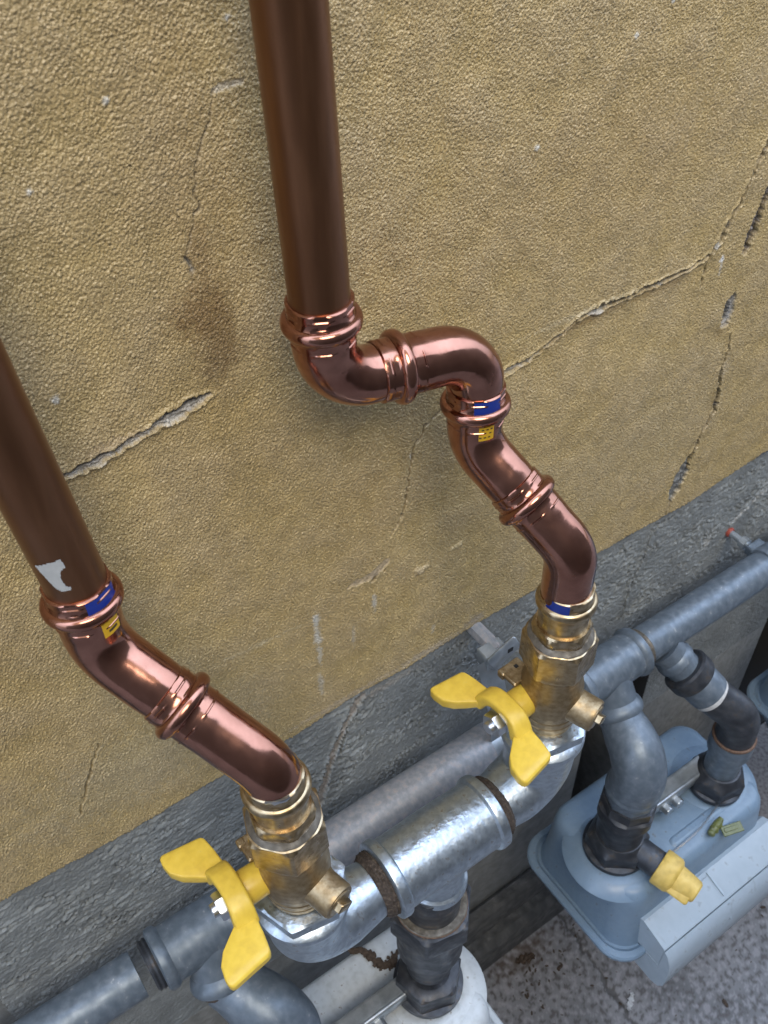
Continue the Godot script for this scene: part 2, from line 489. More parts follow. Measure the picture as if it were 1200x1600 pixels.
func build_wall() -> void:
	var wall := thing("house_wall", Vector3.ZERO, "yellow textured render wall with cracks above a grey cement plinth", "wall")
	wall.set_meta("kind", "thing")
	var edge := [Vector2(-0.4, 0.856), Vector2(-0.0751, 0.8577), Vector2(-0.0192, 0.8549), Vector2(0.0320, 0.8513), Vector2(0.1272, 0.8535), Vector2(0.1938, 0.8496), Vector2(0.2495, 0.8578), Vector2(0.3221, 0.8546), Vector2(0.3955, 0.8595), Vector2(0.5572, 0.8602), Vector2(0.7023, 0.8566), Vector2(0.8314, 0.8679), Vector2(1.6, 0.866)]
	var rag := noise(41, 0.06, FastNoiseLite.TYPE_SIMPLEX_SMOOTH, 3)
	# --- the yellow render, one grid of crumbs
	var st := 0.8
	var x0 := -86.0
	var y0 := 842.0
	var nu := 1165
	var nv := 802
	var crumb := noise(42, 0.50, FastNoiseLite.TYPE_CELLULAR, 1)
	crumb.cellular_return_type = FastNoiseLite.RETURN_DISTANCE
	crumb.domain_warp_enabled = true
	crumb.domain_warp_amplitude = 2.0
	crumb.domain_warp_frequency = 0.15
	var ic := crumb.get_image(nu, nv).get_data()
	var im := noise(43, 0.36, FastNoiseLite.TYPE_SIMPLEX, 2).get_image(nu, nv).get_data()
	var il := noise(44, 0.012, FastNoiseLite.TYPE_SIMPLEX_SMOOTH, 3).get_image(nu, nv).get_data()
	var it := noise(45, 0.03, FastNoiseLite.TYPE_SIMPLEX_SMOOTH, 4).get_image(nu, nv).get_data()
	var P := PackedVector3Array()
	var C := PackedColorArray()
	P.resize(nu * nv)
	C.resize(nu * nv)
	for i in nu:
		var x := x0 + i * st
		var ye := 856.0
		for k in edge.size() - 1:
			if x * 0.001 >= edge[k].x and x * 0.001 < edge[k + 1].x:
				ye = 1000.0 * lerpf(edge[k].y, edge[k + 1].y, (x * 0.001 - edge[k].x) / (edge[k + 1].x - edge[k].x))
		ye += 1.6 * rag.get_noise_1d(x * 2.0) + 0.8 * rag.get_noise_1d(x * 9.0)
		for j in nv:
			var at := j * nu + i
			var y := y0 + j * st
			var z := 3.2 + (im[at] / 255.0 - 0.5) * 0.6 + maxf(0.0, im[at] / 255.0 - 0.66) * 2.0 + (0.5 - ic[at] / 255.0) * 1.2 + (il[at] / 255.0 - 0.5) * 1.7
			var tone := 0.86 + 0.28 * it[at] / 255.0
			C[at] = Color(0.42 * tone, 0.326 * tone * (0.985 + 0.03 * il[at] / 255.0), 0.166 * tone * (0.88 + 0.24 * il[at] / 255.0))
			if y < ye:                                  # the render ends: fold its edge back to the plinth
				y = maxf(y, ye - 1.2)
				z = lerpf(z, -2.5, clampf((ye - y0 - j * st) / 1.2, 0, 1))
			P[at] = Vector3(x, y, z)
	var grey := Color(0.22, 0.22, 0.21)
	var pale := Color(0.50, 0.48, 0.45)
	var dark := Color(0.05, 0.048, 0.045)
	var buff := Color(0.50, 0.43, 0.28)
	var hit := func(line, wide, deep, col, share := 1.0, rim := 0.0): seg_hit(P, C, nu, nv, x0, y0, st, line, wide, deep, col, rag, share, rim)
	var wash := func(mid, rx, ry, col, share, lift := 0.0): soil(P, C, nu, nv, x0, y0, st, mid, rx, ry, col, share, rag, lift)
	# level differences: the panel under the long horizontal cracks sits a little lower
	for j in nv:
		for i in nu:
			var q := P[j * nu + i]
			var drop := clampf((1238.0 + 0.17 * (q.x - 130.0) - q.y) / 4.0, 0, 1) * smoothstep(40.0, 80.0, q.x) * (1.0 - smoothstep(140.0, 178.0, q.x)) * smoothstep(1120.0, 1235.0, q.y)
			var drop2 := clampf((lerpf(1156.0, 1179.0, clampf((q.x - 412.0) / 74.0, 0, 1)) - q.y) / 4.0, 0, 1) * smoothstep(405.0, 440.0, q.x) * (1.0 - smoothstep(600.0, 650.0, q.x)) * smoothstep(1080.0, 1175.0, q.y)
			P[j * nu + i].z -= 2.4 * drop + 3.6 * drop2
	wash.call(Vector2(0.1747, 1.3016), 22.0, 20.0, Color(0.23, 0.145, 0.06), 0.7)
	wash.call(Vector2(0.183, 1.277), 18.0, 26.0, Color(0.19, 0.125, 0.055), 0.62)
	wash.call(Vector2(0.181, 1.335), 9.0, 26.0, Color(0.24, 0.155, 0.065), 0.5)
	wash.call(Vector2(0.188, 1.29), 9.0, 40.0, Color(0.21, 0.14, 0.06), 0.5)
	wash.call(Vector2(0.34, 1.10), 90.0, 70.0, Color(0.32, 0.235, 0.11), 0.3)
	wash.call(Vector2(0.06, 0.93), 120.0, 60.0, Color(0.36, 0.32, 0.22), 0.4)
	wash.call(Vector2(0.60, 1.00), 130.0, 90.0, Color(0.37, 0.31, 0.20), 0.35)
	wash.call(Vector2(0.50, 1.30), 150.0, 80.0, Color(0.36, 0.26, 0.13), 0.3)
	wash.call(Vector2(0.20, 1.37), 40.0, 60.0, Color(0.38, 0.28, 0.13), 0.3)
	wash.call(Vector2(0.178, 1.262), 10.0, 16.0, Color(0.16, 0.11, 0.05), 0.35)
	hit.call([Vector2(0.2181, 1.4204), Vector2(0.2036, 1.4191)], [1.2, 1.8], -2.8, Color(0.55, 0.5, 0.4), 0.7, 0.3)
	hit.call([Vector2(0.2036, 1.4191), Vector2(0.1947, 1.3974), Vector2(0.1858, 1.3814), Vector2(0.1845, 1.3697), Vector2(0.1851, 1.3623), Vector2(0.1784, 1.3517), Vector2(0.1737, 1.3362), Vector2(0.1762, 1.3216)], [0.2, 0.35, 0.1, 0.5, 0.6, 0.1, 0.5, 0.1], -1.9, Color(0.2, 0.17, 0.12), 0.65, 0.1)
	hit.call([Vector2(0.1742, 1.338), Vector2(0.1752, 1.329)], [0.6, 0.4], 0.5, Color(0.5, 0.5, 0.48))
	hit.call([Vector2(0.0739, 1.2294), Vector2(0.0856, 1.2292), Vector2(0.0958, 1.2304), Vector2(0.1083, 1.2324), Vector2(0.1189, 1.2346), Vector2(0.1341, 1.2380), Vector2(0.1472, 1.2406), Vector2(0.1604, 1.2432), Vector2(0.1737, 1.2454)], [2.2, 2.0, 2.6, 2.2, 1.4, 2.6, 4.8, 3.6, 0.5], 0.2, Color(0.40, 0.39, 0.37), 0.95, 1.5)
	hit.call([Vector2(0.0739, 1.2312), Vector2(0.0958, 1.2322), Vector2(0.1189, 1.2358), Vector2(0.1341, 1.2398), Vector2(0.1500, 1.2432), Vector2(0.1737, 1.2458)], [0.5, 0.6, 0.2, 0.4, 0.9, 0.2], 3.6, Color(0.1, 0.098, 0.09), 0.8)
	wash.call(Vector2(0.147, 1.2366), 8.0, 2.6, Color(0.62, 0.62, 0.60), 0.8)
	wash.call(Vector2(0.101, 1.2262), 3.2, 2.2, Color(0.66, 0.64, 0.6), 0.9, 1.0)
	wash.call(Vector2(0.110, 1.238), 26.0, 5.0, Color(0.50, 0.39, 0.25), 0.5)
	var long_crack := [Vector2(0.4100, 1.1574), Vector2(0.4387, 1.1602), Vector2(0.4704, 1.1713), Vector2(0.4860, 1.1787), Vector2(0.5098, 1.1796), Vector2(0.5418, 1.1784), Vector2(0.5746, 1.1784), Vector2(0.6082, 1.1797), Vector2(0.6340, 1.1840)]
	hit.call(long_crack, [2.8, 2.2, 1.2, 1.2, 3.6, 0.9, 2.8, 1.2, 1.0], 0.8, Color(0.33, 0.30, 0.24), 0.9, 1.7)
	hit.call([Vector2(0.4100, 1.1590), Vector2(0.4387, 1.1618), Vector2(0.4704, 1.1725)], [0.7, 0.4, 0.2], 3.5, Color(0.1, 0.095, 0.085), 0.8)
	wash.call(Vector2(0.505, 1.1765), 10.0, 3.6, Color(0.55, 0.54, 0.51), 0.9)
	wash.call(Vector2(0.50, 1.170), 45.0, 5.0, Color(0.24, 0.165, 0.075), 0.5)
	wash.call(Vector2(0.58, 1.170), 40.0, 5.0, Color(0.24, 0.165, 0.075), 0.45)
	wash.call(Vector2(0.5748, 1.1777), 7.0, 2.6, grey, 0.9)
	wash.call(Vector2(0.425, 1.158), 12.0, 2.2, Color(0.5, 0.48, 0.44), 0.8)
	wash.call(Vector2(0.49, 1.183), 70.0, 3.4, buff, 0.5)
	hit.call([Vector2(0.6340, 1.1840), Vector2(0.6422, 1.1950), Vector2(0.6487, 1.2102), Vector2(0.6563, 1.2221), Vector2(0.6615, 1.2399), Vector2(0.6706, 1.2667), Vector2(0.6785, 1.2851), Vector2(0.69, 1.32)], [1.0, 3.0, 2.8, 1.5, 1.1, 2.4, 1.6, 0.8], 2.5, Color(0.13, 0.13, 0.13), 0.9, 1.2)
	hit.call([Vector2(0.6340, 1.1840), Vector2(0.6320, 1.1653), Vector2(0.6323, 1.1515)], [0.8, 0.5, 0.2], 2.0, dark, 0.8)
	wash.call(Vector2(0.640, 1.191), 4.0, 5.0, Color(0.36, 0.37, 0.37), 0.8)
	hit.call([Vector2(0.6825, 1.1739), Vector2(0.6859, 1.1957), Vector2(0.6917, 1.2228), Vector2(0.6965, 1.2410), Vector2(0.71, 1.28)], [5.0, 5.2, 4.0, 3.0, 2.0], 3.0, Color(0.15, 0.135, 0.135), 1.0, 0.3)
	hit.call([Vector2(0.687, 1.1739), Vector2(0.6895, 1.1957), Vector2(0.694, 1.2228)], [1.0, 1.0, 0.8], 4.0, dark, 1.0)
	wash.call(Vector2(0.6513, 1.1741), 3.4, 4.0, Color(0.72, 0.75, 0.78), 1.0)
	wash.call(Vector2(0.6523, 1.1651), 2.2, 8.0, Color(0.45, 0.47, 0.48), 0.6)
	hit.call([Vector2(0.681, 1.121), Vector2(0.681, 1.101)], [6.4, 7.4], 1.2, Color(0.40, 0.40, 0.40), 1.0, 0.4)
	hit.call([Vector2(0.6815, 1.120), Vector2(0.682, 1.102)], [2.6, 3.4], 5.0, dark, 1.0)
	wash.call(Vector2(0.676, 1.092), 12.0, 9.0, Color(0.20, 0.145, 0.07), 0.5)
	wash.call(Vector2(0.70, 1.04), 7.0, 14.0, Color(0.47, 0.40, 0.28), 0.5)
	wash.call(Vector2(0.692, 1.0), 9.0, 16.0, Color(0.24, 0.18, 0.09), 0.4)
	hit.call([Vector2(0.6924, 1.0831), Vector2(0.6965, 1.0633), Vector2(0.6926, 1.0426), Vector2(0.6998, 1.0123), Vector2(0.7014, 0.9874), Vector2(0.6899, 0.9636), Vector2(0.6857, 0.9398), Vector2(0.6760, 0.9135)], [0.5, 0.9, 1.1, 2.0, 3.4, 1.6, 1.8, 2.4], 2.5, Color(0.10, 0.098, 0.093), 0.95, 1.4)
	hit.call([Vector2(0.6805, 0.934), Vector2(0.6765, 0.914), Vector2(0.6715, 0.892), Vector2(0.6695, 0.8746)], [3.0, 10.5, 8.5, 1.4], 1.5, Color(0.20, 0.21, 0.215), 1.0, 0.3)
	hit.call([Vector2(0.6860, 0.938), Vector2(0.685, 0.918), Vector2(0.6785, 0.895)], [1.3, 1.6, 0.5], 5.0, dark, 1.0)
	hit.call([Vector2(0.6695, 0.8746), Vector2(0.6664, 0.8593)], [0.8, 0.6], 3.0, Color(0.12, 0.11, 0.1), 0.9)
	hit.call([Vector2(0.3517, 1.1502), Vector2(0.3369, 1.1419), Vector2(0.3263, 1.1252), Vector2(0.3221, 1.1046), Vector2(0.3190, 1.0791), Vector2(0.3145, 1.0604), Vector2(0.3030, 1.0416)], [0.9, 0.6, 0.9, 0.3, 0.5, 1.0, 0.2], -0.6, Color(0.17, 0.15, 0.11), 0.6, 0.2)
	wash.call(Vector2(0.3235, 1.1195), 1.8, 5.0, Color(0.5, 0.5, 0.47), 0.7)
	hit.call([Vector2(0.2987, 1.0163), Vector2(0.2862, 1.0085), Vector2(0.2610, 1.0092)], [3.2, 4.6, 1.5], -2.5, Color(0.47, 0.385, 0.27), 0.8, 0.4)
	hit.call([Vector2(0.2872, 1.0026), Vector2(0.2832, 1.0014)], [1.9, 1.5], 5.0, dark, 1.0)
	hit.call([Vector2(0.2968, 1.0062), Vector2(0.2955, 1.0050)], [0.7, 0.5], 3.0, dark, 1.0)
	wash.call(Vector2(0.3323, 0.9837), 9.0, 5.0, Color(0.45, 0.37, 0.25), 0.6, 2.2)
	wash.call(Vector2(0.372, 0.99), 10.0, 3.0, buff, 0.3, 1.4)
	hit.call([Vector2(0.1453, 1.0006), Vector2(0.1789, 0.9971), Vector2(0.2140, 0.9942)], [1.2, 1.6, 0.8], -4.6, buff, 0.45)
	hit.call([Vector2(0.0381, 0.9828), Vector2(0.0213, 0.9494), Vector2(0.0042, 0.9086)], [0.3, 0.9, 0.3], -1.0, Color(0.2, 0.16, 0.09), 0.5, 0.5)
	for e in [[0.2279, 0.990, 4.0, 10.0, 0.7], [0.2279, 0.968, 4.4, 16.0, 0.62], [0.2283, 0.945, 3.2, 14.0, 0.45], [0.2262, 0.905, 3.5, 18.0, 0.33], [0.2852, 0.974, 3.0, 13.0, 0.5], [0.262, 0.945, 2.4, 16.0, 0.25], [0.349, 0.892, 3.0, 8.0, 0.3]]:
		wash.call(Vector2(e[0], e[1]), e[2], e[3], Color(0.56, 0.60, 0.62), e[4])
	for e in [[0.4231, 1.3321, 2.4], [0.1024, 1.3955, 2.2], [0.0841, 1.2814, 3.2], [0.148, 1.427, 2.0], [0.215, 1.45, 2.0], [0.53, 1.40, 2.0], [0.50, 1.385, 2.4]]:
		wash.call(Vector2(e[0], e[1]), e[2], e[2], Color(0.6, 0.6, 0.56), 0.85, 0.4)
	for k in 14:
		wash.call(Vector2(0.22 + 0.58 * fposmod(k * 0.618, 1.0), 0.88 + 0.5 * fposmod(k * 0.377, 1.0)), 1.0, 1.0, Color(0.03, 0.03, 0.025), 0.9, -0.6)
	wash.call(Vector2(0.25, 0.862), 70.0, 5.0, Color(0.42, 0.36, 0.29), 0.5)
	wash.call(Vector2(0.345, 0.862), 45.0, 6.0, Color(0.40, 0.36, 0.31), 0.5)
	wash.call(Vector2(0.40, 0.868), 16.0, 8.0, Color(0.30, 0.27, 0.24), 0.6)
	var bt := noise(46, 0.17, FastNoiseLite.TYPE_CELLULAR, 2)
	bt.cellular_return_type = FastNoiseLite.RETURN_DISTANCE
	var nt := NoiseTexture2D.new()
	nt.width = 1024
	nt.height = 1024
	nt.seamless = true
	nt.noise = bt
	nt.invert = true
	var m := mat("yellow_render", Color.WHITE, 0.42, 0.0, 4.5, nt, 0.11, 0.6)
	m.vertex_color_use_as_albedo = true
	wall_mesh("render", P, C, nu, nv, m, wall)

	# --- the grey cement plinth, dragged sideways
	st = 1.6
	x0 = -120.0
	y0 = 420.0
	nu = 760
	nv = 275
	var drag := noise(51, 0.055, FastNoiseLite.TYPE_SIMPLEX, 4)
	drag.domain_warp_enabled = true
	drag.domain_warp_amplitude = 22.0
	drag.domain_warp_frequency = 0.03
	var pit := noise(52, 0.05, FastNoiseLite.TYPE_SIMPLEX, 3)
	pit.fractal_type = FastNoiseLite.FRACTAL_RIDGED
	P.resize(nu * nv)
	C.resize(nu * nv)
	for j in nv:
		for i in nu:
			var x := x0 + i * st
			var y := y0 + j * st
			var left := 1.0 - smoothstep(250.0, 480.0, x)
			var a := drag.get_noise_2d(x * lerpf(1.6, 0.55, left), y * lerpf(2.6, 3.4, left))
			var patch := smoothstep(-0.15, 0.35, rag.get_noise_2d(x * 0.22 + 300.0, y * 0.5))
			var b := pit.get_noise_2d(x * lerpf(1.4, 0.8, left), y * lerpf(1.9, 2.4, left))
			var z := -1.2 + a * lerpf(0.7, 2.6, patch) - maxf(0.0, b - 0.3) * lerpf(2.0, 5.5, patch)
			var fade := smoothstep(846.0, 840.0, y) * smoothstep(440.0, 700.0, y)
			z = lerpf(-1.4 + a * 0.5, z, maxf(fade, 0.25))
			var k := 0.92 + 0.25 * rag.get_noise_2d(x * 0.3, y * 0.3)
			P[j * nu + i] = Vector3(x, y, z)
			C[j * nu + i] = Color(0.232 * k, 0.250 * k, 0.254 * k)
	var hit2 := func(line, wide, deep, col, share := 1.0, rim := 0.0): seg_hit(P, C, nu, nv, x0, y0, st, line, wide, deep, col, rag, share, rim)
	var wash2 := func(mid, rx, ry, col, share, lift := 0.0): soil(P, C, nu, nv, x0, y0, st, mid, rx, ry, col, share, rag, lift)
	hit2.call([Vector2(0.2666, 0.846), Vector2(0.2429, 0.8049), Vector2(0.2298, 0.7715), Vector2(0.2100, 0.7050)], [4.5, 2.5, 3.0, 5.0], 1.5, Color(0.33, 0.285, 0.25), 0.65, 1.4)
	hit2.call([Vector2(0.2750, 0.842), Vector2(0.2480, 0.8020), Vector2(0.2400, 0.7700)], [0.5, 0.9, 0.4], 4.0, Color(0.06, 0.06, 0.06), 0.8)
	hit2.call([Vector2(0.655, 0.85), Vector2(0.652, 0.80), Vector2(0.64, 0.76), Vector2(0.636, 0.70)], [0.3, 0.8, 1.1, 0.4], 3.5, Color(0.05, 0.05, 0.05), 0.7, 0.3)
	hit2.call([Vector2(0.812, 0.757), Vector2(0.8338, 0.7717), Vector2(0.8610, 0.7837), Vector2(0.89, 0.80)], [2.4, 3.4, 3.0, 2.0], -1.0, Color(0.52, 0.53, 0.53), 0.8)
	wash2.call(Vector2(0.772, 0.745), 8.0, 14.0, Color(0.42, 0.42, 0.41), 0.5)
	wash2.call(Vector2(0.30, 0.838), 40.0, 6.0, Color(0.36, 0.33, 0.29), 0.5)
	var m2 := mat("grey_cement", Color.WHITE, 0.6, 0.0, 6.0, bump_tex(53, 0.07, 5), 0.09, 0.45)
	m2.vertex_color_use_as_albedo = true
	var slot := Rect2(622, 0, 110, 535)
	var slot2 := Rect2(1006, 0, 400, 560)
	wall_mesh("plinth", P, C, nu, nv, m2, wall, slot, slot2)
	here = Vector3.ZERO
	# rest of the plinth and of the wall around the part that is worked out finely
	var flat := mat("plain_cement", ramp_tex(54, 0.02, [[0.0, Color(0.13, 0.135, 0.13)], [1.0, Color(0.22, 0.225, 0.22)]]), 0.8, 0.0, 4.0, bump_tex(55, 0.03, 5), 0.15)
	var mb := MB.new()
	for b in [[-1500, 622, -30, 421], [732, 1006, -30, 421], [-1500, -119, 421, 858], [1086, 2600, 560, 862], [1406, 2600, -30, 560]]:
		block(mb, Vector3((b[0] + b[1]) / 2.0, (b[2] + b[3]) / 2.0, -61.2), Vector3((b[1] - b[0]) / 2.0, (b[3] - b[2]) / 2.0, 60), 0.5)
	commit(mb, "plinth_block", flat, wall)
	mb = MB.new()
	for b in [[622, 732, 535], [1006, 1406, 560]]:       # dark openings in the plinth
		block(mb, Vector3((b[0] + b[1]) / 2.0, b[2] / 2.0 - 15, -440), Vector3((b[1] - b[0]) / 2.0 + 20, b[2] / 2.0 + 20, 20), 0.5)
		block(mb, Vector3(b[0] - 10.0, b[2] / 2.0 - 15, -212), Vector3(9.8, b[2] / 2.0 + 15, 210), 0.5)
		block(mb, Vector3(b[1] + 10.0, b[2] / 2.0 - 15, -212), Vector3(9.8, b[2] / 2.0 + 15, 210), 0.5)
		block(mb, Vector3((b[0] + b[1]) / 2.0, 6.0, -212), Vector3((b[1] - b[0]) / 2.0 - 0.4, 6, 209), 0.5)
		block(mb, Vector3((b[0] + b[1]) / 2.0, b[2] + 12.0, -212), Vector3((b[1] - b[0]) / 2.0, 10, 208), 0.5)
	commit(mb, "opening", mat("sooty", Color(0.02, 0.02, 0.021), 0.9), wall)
	mb = MB.new()
	block(mb, Vector3(310, 62, 11), Vector3(309, 80, 12), 6.0)
	block(mb, Vector3(310, 30, 24), Vector3(308, 52, 22), 10.0)
	commit(mb, "footing", mat("dark_cement", ramp_tex(56, 0.02, [[0.0, Color(0.035, 0.036, 0.036)], [0.6, Color(0.08, 0.08, 0.078)], [1.0, Color(0.14, 0.135, 0.13)]]), 0.85, 0.0, 4.0, mats["plain_cement"].heightmap_texture, 0.2), wall)
	mb = MB.new()
	var far := mat("far_render", Color(0.42, 0.326, 0.166), 0.5, 0.0, 4.5, nt, 0.3)
	for b in [[-1500, -85.4, 858, 1482], [845.4, 2600, 862, 1482], [-1500, 2600, 1482.4, 3000]]:
		block(mb, Vector3((b[0] + b[1]) / 2.0, (b[2] + b[3]) / 2.0, -57.0), Vector3((b[1] - b[0]) / 2.0, (b[3] - b[2]) / 2.0, 60), 0.5)
	commit(mb, "upper_render", far, wall)


func build_ground() -> void:
	var st := 2.5
	var nu := 280
	var nv := 200
	var big := noise(61, 0.006, FastNoiseLite.TYPE_SIMPLEX_SMOOTH, 4)
	var sp := noise(62, 0.06, FastNoiseLite.TYPE_SIMPLEX, 3)
	var mb := MB.new()
	var P := PackedVector3Array()
	var C := PackedColorArray()
	for j in nv:
		for i in nu:
			var x := 250.0 + i * st
			var z := 480.0 - j * st
			var h := sp.get_noise_2d(x, z)
			var k := big.get_noise_2d(x, z)
			var tone := 0.85 + 0.5 * k
			var c := Color(0.208, 0.203, 0.203) * tone
			if h > 0.28:
				c = c.lerp(Color(0.07, 0.06, 0.055), clampf((h - 0.28) * 6, 0, 0.8))
			elif h < -0.35:
				c = c.lerp(Color(0.28, 0.265, 0.27), 0.6)
			var d := absf((x - 586.0) + (z - 143.0) * 0.115 + 6.0 * sp.get_noise_2d(x * 0.6, z * 0.6))   # a hairline joint
			var y := h * 0.5
			if d < 3.0:
				c = c.lerp(Color(0.05, 0.045, 0.04), 0.75)
				y -= 1.5
			c = c.lerp(Color(0.07, 0.045, 0.03), 0.7 * clampf(1.2 - Vector2((x - 500.0) / 60.0, (z - 62.0) / 22.0).length() + h, 0, 1))
			P.append(Vector3(x, y + 3.0, z))
			C.append(Color(c.r, c.g, c.b))
	var m := mat("stone_paving", Color.WHITE, 0.6, 0.0, 5.0, bump_tex(63, 0.05, 4), 0.06)
	m.vertex_color_use_as_albedo = true
	var holder := Node3D.new()
	holder.name = "ground"
	holder.set_meta("kind", "structure")
	add_child(holder)
	wall_mesh("paving", P, C, nu, nv, m, holder)
	here = Vector3.ZERO
	mb = MB.new()
	block(mb, Vector3(500, -30.0, 4000), Vector3(9000, 30, 4100), 0.5)
	commit(mb, "yard", mat("yard_stone", ramp_tex(64, 0.04, [[0.0, Color(0.06, 0.052, 0.05)], [0.42, Color(0.18, 0.17, 0.17)], [1.0, Color(0.27, 0.255, 0.25)]], 1024), 0.7, 0.0, 3.0), holder)


func build_surroundings() -> void:
	here = Vector3.ZERO
	var mb := MB.new()
	block(mb, Vector3(500, 1420, 1950), Vector3(4500, 1480, 100), 2.0)
	var o := commit(mb, "opposite_wall", mat("opposite_render", Color(0.13, 0.12, 0.11), 0.85), self)
	o.set_meta("kind", "structure")


# ---------------------------------------------------------------- copper
func press(s: float, rt := 17.5, bead := 23.8, long := 36.0) -> Array:   # the press socket of a fitting, from its lip on
	var a := rt + 2.0
	var o := [[s, rt + 0.3], [s + 0.2, rt + 1.3, 6, rt + 1.2], [s + 0.9, a + 0.1, 6, a - 0.55], [s + 9.0, a, 6, a - 0.5], [s + 9.9, a + 0.4]]
	for k in 9:
		var t := PI * k / 8.0
		o.append([s + 14.8 - 4.6 * cos(t), a + 0.5 + (bead - a - 0.5) * sin(t)])
	o.append_array([[s + 20.4, a - 0.2, 6, a - 0.5], [s + long - 5, a - 0.4, 6, a - 0.6], [s + long, rt + 1.3]])
	return o


func cyl_patch(mb: MB, tr: Trail, prof: Array, s0: float, s1: float, t0: float, t1: float, lift: float, poly := PackedVector2Array()) -> void:
	# a thin film that follows a swept surface, cut to the outline poly of (angle, s)
	var ku := 44
	var kv := 30
	for j in kv:
		for i in ku:
			if poly.size():
				var q := Vector2(lerpf(t0, t1, (i + 0.5) / ku), lerpf(s0, s1, (j + 0.5) / kv))
				if not Geometry2D.is_point_in_polygon(q, poly):
					continue
			var c := []
			var ns := []
			for e in [[0, 0], [1, 0], [1, 1], [0, 1]]:
				var th: float = lerpf(t0, t1, float(i + e[0]) / ku)
				var s: float = lerpf(s0, s1, float(j + e[1]) / kv)
				var fr := tr.at(s)
				var bn: Vector3 = fr[1].cross(fr[2])
				var d: Vector3 = fr[2] * cos(th) + bn * sin(th)
				c.append(fr[0] + d * (radius_at(prof, s, th) + lift))
				ns.append(d)
			var at := mb.v.size()
			mb.v.append_array(PackedVector3Array(c))
			mb.n.append_array(PackedVector3Array(ns))
			mb.ix.append_array([at, at + 2, at + 1, at, at + 3, at + 2])


func fitting(tr: Trail, s0: float, s1: float, called: String, parent: Node) -> Array:
	var prof := press(s0)
	prof.append_array([[s1 - 12.0, 18.6], [s1, 17.9]])
	var mb := MB.new()
	sweep(mb, tr, prof, 72, 3.0, 38.0, true, true, 0.0, 0.0, [s0 + 4.6, s0 + 26.5])
	return [commit(mb, called, mats["copper"], parent), prof]


